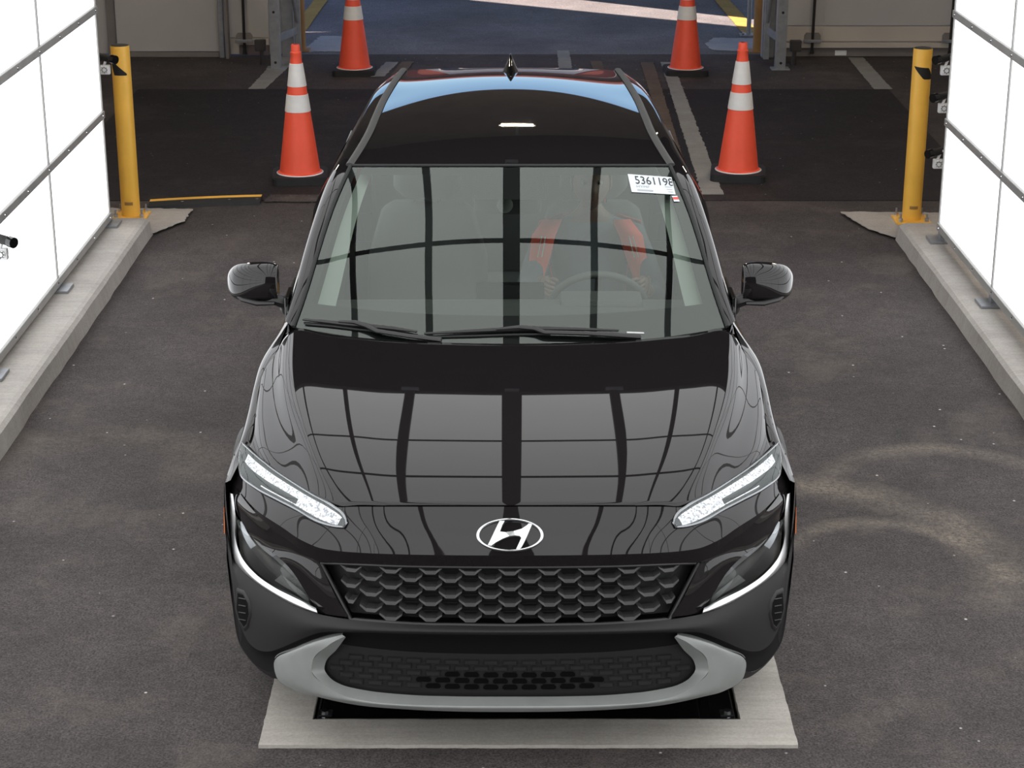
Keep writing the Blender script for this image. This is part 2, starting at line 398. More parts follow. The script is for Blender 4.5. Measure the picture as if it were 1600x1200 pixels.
flat('trim_4', [(-2.75, 11.3), (-2.19, 11.3), (-2.03, 11.62), (-2.02, 11.92), (-2.75, 11.95)], .02, CONC, rag=.008)
flat('trim_5', [(2.75, 11.2), (2.32, 11.2), (2.16, 11.45), (2.07, 11.85), (2.75, 11.82)], .02, CONC, rag=.008)

# lit panel walls
BOLT = lathe([(0, .004), (.006, .004), (.009, 0)], 8)
boltme = pymesh('bolt', *BOLT, CHROME)
def light_wall(name, x, yend, pw, side, zb, label):
    root = empty(name, (x, yend, 0)); tag(root, label, kind='structure')
    rh, nr, nc = .612, 6, 10
    pme = None
    bm = bmesh.new(); add_box(bm, (0, 0, 0), (.02, pw-.018, rh-.04), None); me = bpy.data.meshes.new('panel'); bm.to_mesh(me); bm.free(); me.materials.append(GLOW)
    inx = -side                                   # towards the lane
    for r in range(nr):
        for c in range(nc):
            link('panel', me, root, (0, -pw*(c+.5), zb+rh*(r+.5)))
    L = pw*nc
    for r in range(nr+1):
        o = box('rail', (inx*.012, -L/2, zb+rh*r), (.03, L+.012, .042), ALU, root, .004)
        k = 0; y = -.05
        while y > -8.2:
            link('bolt', boltme, root, (inx*.027, y, zb+rh*r), (0, inx*math.pi/2, 0)); y -= pw/3.02
    for c in range(nc+1):
        box('mullion', (inx*.006, -pw*c, zb+rh*nr/2), (.026, .016, rh*nr), ALU, root, .002)
    for c in range(nc+1):
        box('foot', (inx*.03, -pw*c+(-.05 if c == 0 else 0), .104+.008), (.10, .15, .016), STEEL, root, .003)
        box('foot_post', (0, -pw*c+(-.05 if c == 0 else 0), (zb+.104)/2), (.04, .05, zb-.104+.01), STEEL, root)
    return root
light_wall('wall_left', -2.42, 11.24, 1.40, -1, .150, 'wall of white backlit panels in grey rails on the left')
light_wall('wall_right', 2.49, 10.88, 1.31, 1, .180, 'wall of white backlit panels in grey rails on the right')

# lit ceiling over the lane
CZ, CY0, CY1 = 3.86, -2.4, 9.85
croot = empty('ceiling', (0, CY1, CZ)); tag(croot, 'lit ceiling of white panels between dark beams', kind='structure')
pwc = .61; seams = [9.85, 8.37, 7.15, 3.87, .7, -2.4]
for r in range(5):
    plc = seams[r]-seams[r+1]-.03; hx, hy = .5*pwc, .5*plc
    cpan = pymesh('panel', [(-hx, -hy, 0), (hx, -hy, 0), (hx, hy, 0), (-hx, hy, 0), (-hx, -hy, .03), (hx, -hy, .03), (hx, hy, .03), (-hx, hy, .03)],
                  [(3, 2, 1, 0), (4, 5, 6, 7), (0, 1, 5, 4), (1, 2, 6, 5), (2, 3, 7, 6), (3, 0, 4, 7)], GLOWC)
    for c in range(8): link('panel', cpan, croot, (-2.44+pwc*(c+.5), (seams[r]+seams[r+1])/2-CY1, .03))
for k in range(-4, 5):
    w = .125 if k == 0 else .05
    box('beam', (pwc*k, (CY0-CY1)/2, 0), (w, CY1-CY0, .05), DARKROOF, croot, .004)
for y, w in zip(seams, (.05, .022, .06, .022, .022, .05)): box('cross_seam', (0, y-CY1, .012), (4.88, w, .03), DARKROOF, croot)
for k in (-1, 0, 1): box('beam_end', (pwc*k, .05, .0), (.09, .06, .07), STEEL, croot, .004)

# building shell
YB = 17.75
def shell():
    ridge = (-2.0, 6.6); eave = 4.6
    tag(box('wall_side_left', (-5.25, 4.9, eave/2), (.1, 25.8, eave), GREYWALL), 'grey side wall of the shed on the left', kind='structure')
    tag(box('wall_side_right', (5.25, 4.9, eave/2), (.1, 25.8, eave), GREYWALL), 'grey side wall of the shed on the right', kind='structure')
    tag(box('wall_front', (0, -8.0, 3.3), (10.6, .1, 6.6), DARKROOF), 'dark wall behind the camera', kind='structure')
    zr = 6.9
    for nm, xa, xb, za, zb_ in (('ceiling_shed_left', -5.4, -2.0, eave, zr), ('ceiling_shed_right', -2.0, 5.4, zr, eave)):
        V = [(xa, -8.1, za), (xb, -8.1, zb_), (xb, YB+.1, zb_), (xa, YB+.1, za)]; V += [(x, y, z+.08) for x, y, z in V]
        tag(part(nm, V, [(3, 2, 1, 0), (4, 5, 6, 7), (0, 1, 5, 4), (1, 2, 6, 5), (2, 3, 7, 6), (3, 0, 4, 7)], DARKROOF), 'dark sloping roof of the shed', kind='structure')
    V = [(-5.3, YB, 3.55), (5.3, YB, 3.55), (5.3, YB, eave), (-2, YB, zr), (-5.3, YB, eave)]; V += [(x, y+.08, z) for x, y, z in V]
    tag(part('wall_gable', V, [(0, 1, 2, 3, 4), (9, 8, 7, 6, 5), (0, 5, 6, 1), (1, 6, 7, 2), (2, 7, 8, 3), (3, 8, 9, 4), (4, 9, 5, 0)], GREYWALL), 'grey gable wall above the rear doorway', kind='structure')
shell()
def shade_roof():                                      # unseen roof added with a skewed edge to cut the sun strip
    V = [(-9, YB+.085, 6.0), (.9, YB+.085, 6.0), (-9, 24.45, 6.0)]; V += [(x, y, 6.12) for x, y, z in V]
    tag(part('ceiling_shade_roof', V, [(0, 1, 2)[::-1], (3, 4, 5), (0, 1, 4, 3), (1, 2, 5, 4), (2, 0, 3, 5)], DARKROOF), 'unseen skewed roof added to shade the ground outside the doorway', kind='structure')
shade_roof()
# work lamps hung under the shed roof behind the lit ceiling; the last pair is added fill
def work_or_fill_lamp(x, y, z, w, e, label):
    r = empty('work_or_fill_lamp', (x, y, z)); tag(r, label, 'lamp', 'work lamps under the shed roof')
    box('housing', (0, 0, .05), (w+.06, .14, .05), STEEL, r, .006); box('stem', (0, 0, .35), (.03, .03, .6), STEEL, r)
    o = box('diffuser', (0, 0, .012), (w, .10, .03), mat('warm_lamp', (1, .8, .5), .5, emit=((1, .86, .68), e)), r, .004)
work_or_fill_lamp(.06, 15.2, 4.35, .34, 170, 'warm work lamp hung in the middle behind the lit ceiling')
work_or_fill_lamp(-3.2, 13.6, 4.0, .6, 170, 'warm work lamp hung on the left behind the lit ceiling')
work_or_fill_lamp(3.3, 13.6, 4.0, .6, 170, 'warm work lamp hung on the right behind the lit ceiling')
work_or_fill_lamp(-3.6, 9.7, 4.3, .5, 300, 'warm fill lamp added over the left lit wall to brighten the cones')  # added out of view to light the near side of the cones
work_or_fill_lamp(3.65, 9.6, 4.3, .5, 300, 'warm fill lamp added over the right lit wall to brighten the cones')  # matching added fill lamp for the right cones and bollard
def X(u, v=40, y=17.62): return float(ony(u, v, y)[0])
def Z(v, y=17.62): return float(ony(800, v, y)[2])
# back wall on the left of the doorway: cream leaves, grey posts and a grey strip for one dark gap
bl = empty('wall_back_left', (-3.5, 17.66, 0)); tag(bl, 'cream panelled back wall left of the doorway', kind='structure')
def bwall(root, name, u0, u1, z0, z1, m, y=17.62, th=.05, bev=.004):
    xa, xb = X(u0, 40, y), X(u1, 40, y)
    o = box(name, ((xa+xb)/2, y, (z0+z1)/2), (xb-xa, th, z1-z0), m, None, bev); o.parent = root; o.location = Vector(o.location)-root.location; return o
bwall(bl, 'panel', -60, 168, .02, 3.55, CREAM, 17.70)
bwall(bl, 'post', 168, 181, 0, 3.55, GREYWALL, 17.66)  # grey strip standing in for the shaded gap beside the door leaf
bwall(bl, 'door_leaf', 182, 343, .05, 3.55, CREAM, 17.64)
bwall(bl, 'bottom_strip', 190, 343, .0, .045, GREYWALL, 17.62)
bwall(bl, 'post', 342, 350, 0, 3.55, STEEL, 17.60, .09)
bwall(bl, 'post', 352, 357, 0, 3.55, GREYWALL, 17.56, .12)
bwall(bl, 'panel', 357, 420, .17, 3.55, CREAM, 17.66)
bwall(bl, 'panel', 357, 420, .02, .165, CREAM2, 17.665)
bwall(bl, 'post', 440, 459, 0, 3.55, STEEL, 17.62, .10)
bwall(bl, 'panel', 420, 440, .02, 3.55, CREAM, 17.70)
br = empty('wall_back_right', (3.6, 17.66, 0)); tag(br, 'cream panelled back wall right of the doorway', kind='structure')
bwall(br, 'post', 1191, 1210, 0, 3.55, STEEL, 17.62, .10)
bwall(br, 'post', 1210, 1226, 0, 3.55, GREYWALL, 17.70, .06)
zj, zk, zq = Z(41), Z(66), Z(74)
bwall(br, 'panel', 1226, 1720, zj+.004, 3.55, CREAM, 17.66)
bwall(br, 'panel', 1226, 1720, zk+.006, zj-.002, CREAM2, 17.66)
bwall(br, 'ledge', 1226, 1720, zq, zk, CREAM2, 17.63, .09)
bwall(br, 'kick_plate', 1226, 1720, 0, zq, GREYWALL, 17.66)
tagp = bwall(br, 'label_plate', 1307, 1325, Z(87)+0, Z(79), WHITE, 17.63, .012)
# hanging lock rods with brackets on the wall
def lock_rod(u, label):
    x = X(u, 50, 17.56); r = empty('lock_rod', (x, 17.56, 0)); tag(r, label, 'lock rod')
    cyl('rod', (0, 0, Z(78, 17.56)), (.02, 0, 2.4), .013, PLASTIC2, r, seg=10)
    zb = Z(66, 17.56); w = .075
    V = [(-w, 0, zb), (w, 0, zb), (w, 0, zb+.06), (w*.75, 0, zb+.085), (-w*.75, 0, zb+.085), (-w, 0, zb+.06)]; V += [(a, .012, c) for a, b, c in V]
    part('bracket_plate', V, [(0, 1, 2, 3, 4, 5), (11, 10, 9, 8, 7, 6)]+[(i, i+6, (i+1) % 6+6, (i+1) % 6) for i in range(6)], GREYWALL, r)
    box('bracket_bar', (0, -.01, zb+.012), (.16, .03, .028), STEEL, r, .004); cyl('tip', (0, 0, Z(84, 17.56)), (0, 0, Z(78, 17.56)), .02, DARK, r, r1=.012, seg=10)
lock_rod(381, 'dark lock rod with grey bracket on the cream wall left of the doorway')
lock_rod(1270, 'dark lock rod on the right back wall, nearest the doorway')
lock_rod(1486, 'dark lock rod on the right back wall, beside the lit panels')
o = box('junction_box', (X(395, 80, 17.5), 17.625, Z(78, 17.62)), (.27, .05, .085), mat('mauve_grey_box', (.14, .11, .115), .6, var=.1), None, .006); tag(o, 'mauve grey box on the wall foot below the left lock rod', 'box')

# door track frames
def track_frame(xf, yf, xb, yb, label):
    r = empty('door_track_frame', (xf, yf, 0)); tag(r, label, 'door frame')
    sg = 1 if xb > xf else -1; dx, dy = xb-xf, yb-yf
    box('front_post', (0, 0, 1.7), (.085, .012, 3.4), STEEL, r, .002); box('post_flange', (sg*.04, .04, 1.7), (.012, .085, 3.4), STEEL, r, .002)
    box('back_post', (dx, dy, 1.7), (.05, .05, 3.4), STEEL, r, .003)
    a = math.atan2(dy, dx); L = math.hypot(dx, dy)
    box('foot_brace', (dx/2, dy/2, .26), (L, .012, .07), STEEL, r, .002, (0, 0, a))
    tube('diagonal_strut', [(dx, dy, .3), (dx*.5, dy*.5, 1.1), (dx*.05, dy*.05, 1.9)], .018, STEEL, r)
    box('foot_plate', (0, .03, .006), (.16, .14, .012), STEEL, r, .002)
    for z in (.06, .5): cyl('bolt', (0, -.012, z), (0, -.002, z), .012, DARK, r, seg=8)
    LM = mat('dull_latch', (.05, .045, .045), .6); box('latch', (-sg*.16, .25, .17), (.10, .06, .10), LM, r, .01); cyl('latch_pin', (-sg*.15, .24, 0), (-sg*.15, .24, .14), .02, LM, r, seg=8)
track_frame(-2.08, 16.98, -1.93, 17.50, 'galvanised steel door track frame left of the rear doorway')
track_frame(2.36, 16.95, 2.30, 17.50, 'galvanised steel door track frame right of the rear doorway')
# ochre guard posts outside the door
for u, v, y, l in ((468, 80, 17.95, 'guard post coloured brown for its shade at the left edge of the rear doorway'), (1186, 88, 17.9, 'ochre guard post at the right edge of the rear doorway')):
    r = empty('guard_post', (X(u, v, y), y, 0)); tag(r, l, 'post')
    V, Fc = lathe([(.062, 0), (.062, 1.75), (.05, 1.81), (.03, 1.83), (0, 1.835)], 24); shade(part('pipe', V, Fc, OCHRE, r)); box('base_plate', (0, 0, .006), (.2, .2, .012), OCHRE, r, .002)
r = empty('sign_pole', (X(1170, 45, 18.8), 18.8, 0)); tag(r, 'thin silver pole on a foot plate just outside the doorway', 'pole')
cyl('pole', (0, 0, 0), (0, 0, 2.6), .022, STEEL, r, seg=12); box('base_plate', (0, 0, .008), (.17, .17, .016), STEEL, r, .003)
for a, b in ((-.06, -.06), (.06, -.06), (.06, .06), (-.06, .06)): cyl('bolt', (a, b, .016), (a, b, .035), .012, CHROME, r, seg=6)

# painted lines and pads
def strip(name, pts, m, z=.007, rag=.006):
    flat(name, pts, z, m, th=.003, rag=rag)
strip('trim_6', [(1.245, 12.36), (1.385, 12.36), (1.44, 17.31), (1.335, 17.31)], LINE_W)
strip('trim_7', [(1.11, 12.8), (1.20, 12.8), (1.27, 17.31), (1.15, 17.31)], LINE_B)
strip('trim_8', [(-1.22, 16.6), (-1.10, 16.6), (-1.02, 17.31), (-1.13, 17.31)], LINE_W)
strip('trim_9', [(-1.05, 16.6), (-.95, 16.6), (-.88, 17.34), (-.99, 17.34)], LINE_B)
strip('trim_10', [(.41, 16.7), (.53, 16.7), (.53, 17.92), (.42, 17.92)], LINE_W)
strip('trim_11', [(.72, 16.7), (.82, 16.7), (.80, 17.36), (.70, 17.36)], LINE_B)
strip('trim_12', [(3.02, 16.03), (3.17, 16.03), (3.19, 17.55), (3.05, 17.55)], LINE_W)
strip('trim_13', [(-2.20, 16.03), (-2.06, 16.03), (-1.93, 17.60), (-2.12, 17.60)], LINE_W)
strip('trim_14', [(-2.18, 18.9), (-2.03, 18.9), (-1.98, 23), (-2.12, 23)], LINE_Y)
strip('trim_15', [(2.25, 18.9), (2.42, 18.9), (2.30, 23), (2.16, 23)], LINE_Y)
PADM = concrete('pale_pad', (.33, .34, .36), (.42, .43, .45))
strip('trim_16', [(-1.95, 17.85), (-1.55, 17.88), (-1.50, 18.15), (-1.56, 18.72), (-1.85, 18.75)], PADM, rag=.015)
strip('trim_17', [(1.85, 17.95), (2.4, 17.85), (2.4, 18.6), (1.95, 18.65), (1.83, 18.3)], PADM, rag=.015)
# grey strip beyond the rubber ramp
strip('trim_18', [(-1.6, 12.15), (-.55, 12.15), (-.55, 12.3), (-1.58, 12.34)], ASPH, .01)

# unseen roof added further out, to shade the far side of the sun strip
cp = empty('yard_shade_roof', (-.07, 20.63, 0)); tag(cp, 'unseen roof on posts added to shade the far yard', 'yard_shade_roof')
def yard_shade_roof():
    a = math.atan2(-1.35, 1.68)
    cp.rotation_euler = (0, 0, a)
    box('roof', (-3.7, 4.0, 2.86), (14.6, 8.0, .12), GREYWALL, cp, .01)
    box('fascia', (-3.7, 0.03, 2.86), (14.6, .05, .20), REDM, cp)
    for x in (-10, 3.4):
        for y in (.15, 7.8): box('post', (x, y, 1.4), (.12, .12, 2.8), STEEL, cp, .005)
yard_shade_roof()

# low warehouse across the yard
wy = empty('wall_yard', (0, 36, 0)); tag(wy, 'low warehouse front across the yard', kind='structure')
box('wall', (0, .2, 1.6), (60, .3, 3.2), mat('rust_red_cladding', (.22, .06, .045), .6, var=.2, vscale=.3), wy); box('eaves_band', (0, 0, 3.3), (60, .4, .25), WHITE, wy)
for k in range(-5, 6): box('dock_door', (k*5.2, .03, 1.3), (3.2, .08, 2.6), WHITE if k % 2 else STEEL, wy, .01)

# ------------------------------------------------------------------ rubber ramp with a yellow edge
rp = empty('cable_ramp', (-2.0, 12.26, 0)); tag(rp, 'low black rubber ramp strip with a yellow edge beside the left bollard', 'ramp')
def ramp_strip():
    xs = np.linspace(-2.32, -1.62, 14); V = []; V2 = []
    for x in xs:
        t = (x+2.32)/.7; y = 12.02+.20*t-.07*t*t
        V += [(x+2.0, y-.06-12.26, 0), (x+2.0, y-.05-12.26, .02), (x+2.0, y+.06-12.26, .035), (x+2.0, y+.10-12.26, .0)]
        V2 += [(x+2.0, y+.035-12.26, .033), (x+2.0, y+.07-12.26, .0385), (x+2.0, y+.085-12.26, .03)]
    n = len(xs)
    part('rubber_body', V, [(i*4+k, i*4+k+1, i*4+k+5, i*4+k+4) for i in range(n-1) for k in range(3)]+[(0, 1, 2, 3), tuple((n-1)*4+k for k in (3, 2, 1, 0))], RUBBER, rp)
    part('yellow_edge', V2, [(i*3+k, i*3+k+1, i*3+k+4, i*3+k+3) for i in range(n-1) for k in range(2)], YELLOW, rp)
    for t in (.3, .72, .97):
        x = -2.32+.7*t; y = 12.02+.2*t-.07*t*t-.02; cyl('bolt', (x+2.0, y-12.26, .024), (x+2.0, y-12.26, .034), .010, CHROME, rp, seg=8)
ramp_strip()

# ------------------------------------------------------------------ bollards
def bollard(x, y, sg, label):
    r = empty('bollard', (x, y, .02)); tag(r, label, 'bollard', 'yellow bollards at the ends of the lit walls')
    V, Fc = lathe([(.0575, .008), (.0575, 1.06), (.0555, 1.067)], 40); shade(part('pipe', V, Fc, YELLOW, r))
    V, Fc = lathe([(.0555, 1.066), (.050, 1.0695), (.03, 1.073), (0, 1.075)], 32); shade(part('dark_pipe_mouth', V, Fc, DARK, r))  # dark disc painted as the shade inside the open pipe top
    box('base_plate', (0, 0, .006), (.215, .2, .012), YELLOW, r, .003)
    for a, b in ((-.08, -.075), (.08, -.075), (.08, .075), (-.08, .075)):
        o = cyl('anchor_bolt', (a, b, .012), (a, b, .035), .014, CHROME, r, seg=6, smooth=False); cyl('stud', (0, 0, 0), (0, 0, .05), .006, STEEL, o, seg=8).location = (a, b, .012)
    # slanted black reflective patch wrapped around the pipe, facing the lane
    V = []; n = 16
    top, bot = (((0, .3, 1), (96, 96, 112.5)), ((0, .18, 1), (97, 114.6, 115))) if x < 0 else (((0, .73, 1), (102, 104, 115)), ((0, .5, 1), (103, 121, 122)))
    vr = 68 if x < 0 else 73; a0, a1 = (-1.0, .75) if x < 0 else (-1.05, 1.15)
    for i in range(n):
        t = i/(n-1); a = -math.pi/2+a0+(a1-a0)*t
        for tb in (top, bot): V.append((.0588*math.cos(a), .0588*math.sin(a), 1.08-(np.interp(t, *tb)-vr)*.0040))
    part('black_patch', V, [(2*i, 2*i+1, 2*i+3, 2*i+2) for i in range(n-1)], DARK, r, True)
    V = []
    for i in range(6):
        a = -math.pi/2+(-.45+.18*i)
        for z in (.085, .105): V.append((.0588*math.cos(a), .0588*math.sin(a), z))
    part('maker_label', V, [(2*i, 2*i+1, 2*i+3, 2*i+2) for i in range(5)], OCHRE if sg > 0 else INK, r, True)
bollard(-2.375, 11.72, 1, 'yellow pipe bollard with dark open top beside the left lit wall')
bollard(2.47, 11.62, 1, 'yellow pipe bollard with dark open top beside the right lit wall')

# ------------------------------------------------------------------ cones
def cone_proto():
    r = empty('traffic_cone')
    bm = bmesh.new(); add_box(bm, (0, 0, .026), (.37, .37, .052), None)
    es = [e for e in bm.edges if abs(e.verts[0].co.z-e.verts[1].co.z) > .01]
    bmesh.ops.bevel(bm, geom=es, offset=.05, segments=4, affect='EDGES', profile=.5)
    bmesh.ops.bevel(bm, geom=[e for e in bm.edges if e.verts[0].co.z > .04 and e.verts[1].co.z > .04 and len(e.link_faces) == 2], offset=.008, segments=2, affect='EDGES')
    bmpart('rubber_base', bm, RUBBER, r)
    def rad(z): return .138+(.031-.138)*(z-.052)/(.87-.052)
    prof = [(.152, .050), (.150, .058), (.140, .064)]+[(rad(z), z) for z in np.linspace(.066, .845, 14)]+[(.037, .85), (.036, .862), (.031, .866), (.030, .905), (.026, .913), (.015, .914)]
    V, Fc = lathe(prof, 40); shade(part('cone_body', V, Fc, ORANGE, r), 40)
    for z0, z1 in ((.47, .585), (.638, .79)):
        V, Fc = lathe([(rad(z0)+.001, z0), (rad(z0)+.0035, z0+.002), (rad(z1)+.0035, z1-.002), (rad(z1)+.001, z1)], 40); shade(part('reflective_collar', V, Fc, REFL, r))
    V, Fc = lathe([(.150, .0585), (.158, .0535), (.157, .0525)], 40); part('base_rim', V, Fc, WHITE, r, True)
    return r
def copy_tree(o, parent=None):
    c = o.copy(); COL.objects.link(c); c.parent = parent
    for ch in list(o.children): copy_tree(ch, c)
    return c
cone0 = cone_proto()
spots = [(-1.43, 12.78, .10, 'orange traffic cone left of the car, just behind the yellow-edged ramp'), (1.535, 12.86, -.12, 'orange traffic cone right of the car, at the end of the white line'),
         (-1.37, 16.78, 0, 'far orange traffic cone left, near the doorway, top cut by the frame'), (1.51, 16.78, .03, 'far orange traffic cone right, near the doorway, top cut by the frame')]
for i, (x, y, a, l) in enumerate(spots):
    o = cone0 if i == 0 else copy_tree(cone0)
    o.location = (x, y, .004 if y < 16 else 0); o.rotation_euler = (0, 0, a); tag(o, l, 'traffic cone', 'traffic cones around the car')

# ------------------------------------------------------------------ small cameras on brackets at the wall ends
def bracket_camera(u, v, y, sg, label, tilt=0.):
    p = ony(u, v, y); r = empty('wall_camera', p); tag(r, label, 'camera', 'small cameras on white brackets at the lit wall ends')
    box('bracket_arm', (sg*.075, .0, -.03), (.14, .03, .012), WHITE, r, .002); box('bracket_arm', (sg*.075, 0, .002), (.14, .03, .012), WHITE, r, .002)
    box('bracket_block', (0, 0, -.014), (.06, .035, .055), WHITE, r, .006)
    cyl('dial', (0, -.018, -.012), (0, -.026, -.012), .021, WHITE, r, seg=20)
    V, Fc = lathe([(.012, .001), (.012, .0), (.015, 0), (.015, .001)], 20); o = part('dial_ring', V, Fc, DARK, r); o.rotation_euler = (math.pi/2, 0, 0); o.location = (0, -.0265, -.012)
    for k in range(8):
        a = k*math.pi/4; cyl('dial_screw', (.018*math.cos(a), -.0262, -.012+.018*math.sin(a)), (.018*math.cos(a), -.028, -.012+.018*math.sin(a)), .0022, DARK, r, seg=6)
    tube('hook', [(-.005, 0, .01), (.008, 0, .045), (.022, 0, .062), (.032, 0, .05), (.034, 0, .03)], .008, WHITE, r)
    cyl('camera_body', (-sg*.06, -.035, .052), (sg*.035, .03, .058), .022, DARK, r, seg=20); cyl('lens_hood', (-sg*.075, -.047, .051), (-sg*.05, -.028, .053), .026, GLOSSY, r, seg=20)
    tube('cable', [(sg*.03, .03, .056), (sg*.07, .04, .075), (sg*.12, .03, .05)], .005, DARK, r)
    return r
bracket_camera(1478, 106, 11.05, 1, 'top of three small cameras on the right wall end')
bracket_camera(1474, 165, 11.05, 1, 'middle of three small cameras on the right wall end')
bracket_camera(1466, 252, 11.05, 1, 'lowest of three small cameras on the right wall end')
bracket_camera(164, 105, 11.4, -1, 'small camera on the left wall end beside the bollard top')
bracket_camera(2, 392, 8.75, -1, 'small camera at the left picture edge in front of a lit panel')

# ================================================================== THE CAR
YN = 5.10                       # the nose stands 5.10 m from the camera; s counts metres behind the nose
car = empty('car', (0, YN, 0)); tag(car, 'black compact crossover car with lit daytime lamps facing the camera', 'car')
XC = -.006
def CP(o):                      # world-built part -> child of the car
    o.parent = car; o.location = Vector(o.location)-Vector((-XC, YN, 0)); return o
def sub(o, p):
    o.parent = p; return o
# surface points: du = pixels right of the car's centre line, v = pixel row, s = metres behind the nose
def Pt(du, v, s):
    p = ony(800+du, v, YN+s); return p
def zc(s): q = max(s-.115, -.1); return .828+.09*q+.102*(1-math.exp(-q/.3))
def Pdrop(du, v, drop):         # on the hood: a given drop below the centre-line profile
    s = .6
    for _ in range(60):
        g = lambda s: Pt(du, v, s)[2]-(zc(s)-drop)
        e = g(s); d = (g(s+1e-4)-e)/1e-4; s = min(max(s-e/d, -.2), 1.6)
    return Pt(du, v, s)
def splan(x): return .80*abs(x)**4.1
def Pplan(du, v, o):            # on the front: the plan curve of the bumper set back by o
    lo, hi = -.1, .75
    f = lambda s: s-(splan(Pt(du, v, s)[0])+o)
    for _ in range(50):
        m = (lo+hi)/2
        if f(m) > 0: hi = m
        else: lo = m
    return Pt(du, v, (lo+hi)/2)

# ---------------- hood: lengthwise curves from cowl to leading edge, centre outward
def path(keys, n=6):            # pixel path resampled evenly
    k = np.array(keys, float); d = np.concatenate([[0], np.cumsum(np.linalg.norm(np.diff(k, axis=0), axis=1))])
    return hermite(d, k, np.linspace(0, d[-1], n))
hcur = [([(0, 537), (0, 620), (0, 700), (0, 789)], .0, .0), ([(100, 535.5), (98, 620), (95, 700), (90, 789)], .0, .002),
        ([(195, 531), (188, 620), (177, 700), (163, 789)], .0, .005), ([(250, 526), (243, 610), (226, 700), (205, 789)], .000, .009),
        ([(298, 519.5), (292, 610), (274, 700), (243, 789)], .003, .021), ([(330, 513.5), (327, 610), (309, 700), (270, 789.5)], .006, .034),
        ([(346, 521), (347, 600), (338, 650), (320, 710), (294, 781)], .014, .046), ([(362, 544), (366, 600), (362, 660), (350, 720), (337, 757)], .038, .082),
        ([(383, 577), (388, 620), (388, 670), (382, 710), (373, 733)], .066, .108), ([(389, 594), (394, 620), (399, 650), (403, 680), (410, 696)], .080, .128)]
HR = []
for keys, d0, d1 in hcur:
    pp = path(keys, 7); HR.append([Pdrop(u, v, d0+(d1-d0)*i/6) for i, (u, v) in enumerate(pp)])
rows = np.array(HR).transpose(1, 0, 2)                       # station x curve
GH = grid(mirror_rows(rows), 141, 60, natspline)
CP(gridmesh('hood', GH, PAINT, None, (0, -.2, 1), solid=.006))
front_edge = [r[-1] for r in HR]; shut = HR[-1]

# ---------------- nose panel between the hood seam and the leading crease
R0 = [p+np.array([0, -.006, -.003]) for p in front_edge]+[Pt(424, 692, .66)]
cre = [(0, 868), (95, 867.5), (178, 866), (228, 864), (272, 860.5), (298, 856), (322, 846), (356, 824), (395, 798), (431, 756), (442, 742)]
R2 = [Pplan(u, v, .022) for u, v in cre]; R2[-1] = Pt(442, 742, .60); R2[-2] = Pt(431, 756, .49)
R1 = [(a*.5+b*.5)+np.array([0, -.004, .0035]) for a, b in zip(R0, R2)]
GN = grid(mirror_rows([R0, R1, R2]), 161, 24, hermite, natspline)
nose = CP(gridmesh('nose_panel', GN, PAINT, None, (0, -1, .8)))
# dark underside band of the nose
B1 = [(0, 885), (95, 884.5), (178, 883), (228, 881), (272, 879.5), (299, 878), (322, 862), (362, 834), (398, 801), (431.5, 757.5), (442, 743)]
RB = [Pplan(u, v, .034) for u, v in B1]; RB[-1] = Pt(442, 743, .598); RB[-2] = Pt(431.5, 757.5, .488)
GB = grid(mirror_rows([R2, RB]), 161, 5, hermite)
CP(gridmesh('nose_underside', GB, PAINT, None, (0, -1, 0)))
# gloss cheek panel between grille and headlamp
A = [(442, 743), (431.5, 758), (398, 801), (362, 834), (322, 862), (299, 878), (287, 902), (271, 934), (253, 964)]
Bq = [(441, 766), (434, 784), (424, 806), (410, 830), (389, 852), (360, 872), (340, 893), (320, 924), (299, 957)]
def offs(v): return .034 if v < 880 else .034-.02*min(1, (v-880)/80)
RA = [Pplan(u, v, offs(v)) for u, v in A]; RA[0] = Pt(442, 743, .598); RA[1] = Pt(431.5, 758, .487)
RQ = [Pplan(u, v, .03) for u, v in Bq]; RQ[0] = Pt(441, 766, .575)
RM = [(a+b)/2+np.array([0, -.008, .002]) for a, b in zip(RA, RQ)]
GC = grid([RA, RM, RQ], 70, 10, hermite)
for mx in (False, True): CP(gridmesh('cheek_panel', GC, PAINT, None, (.3, -1, .3), mx))

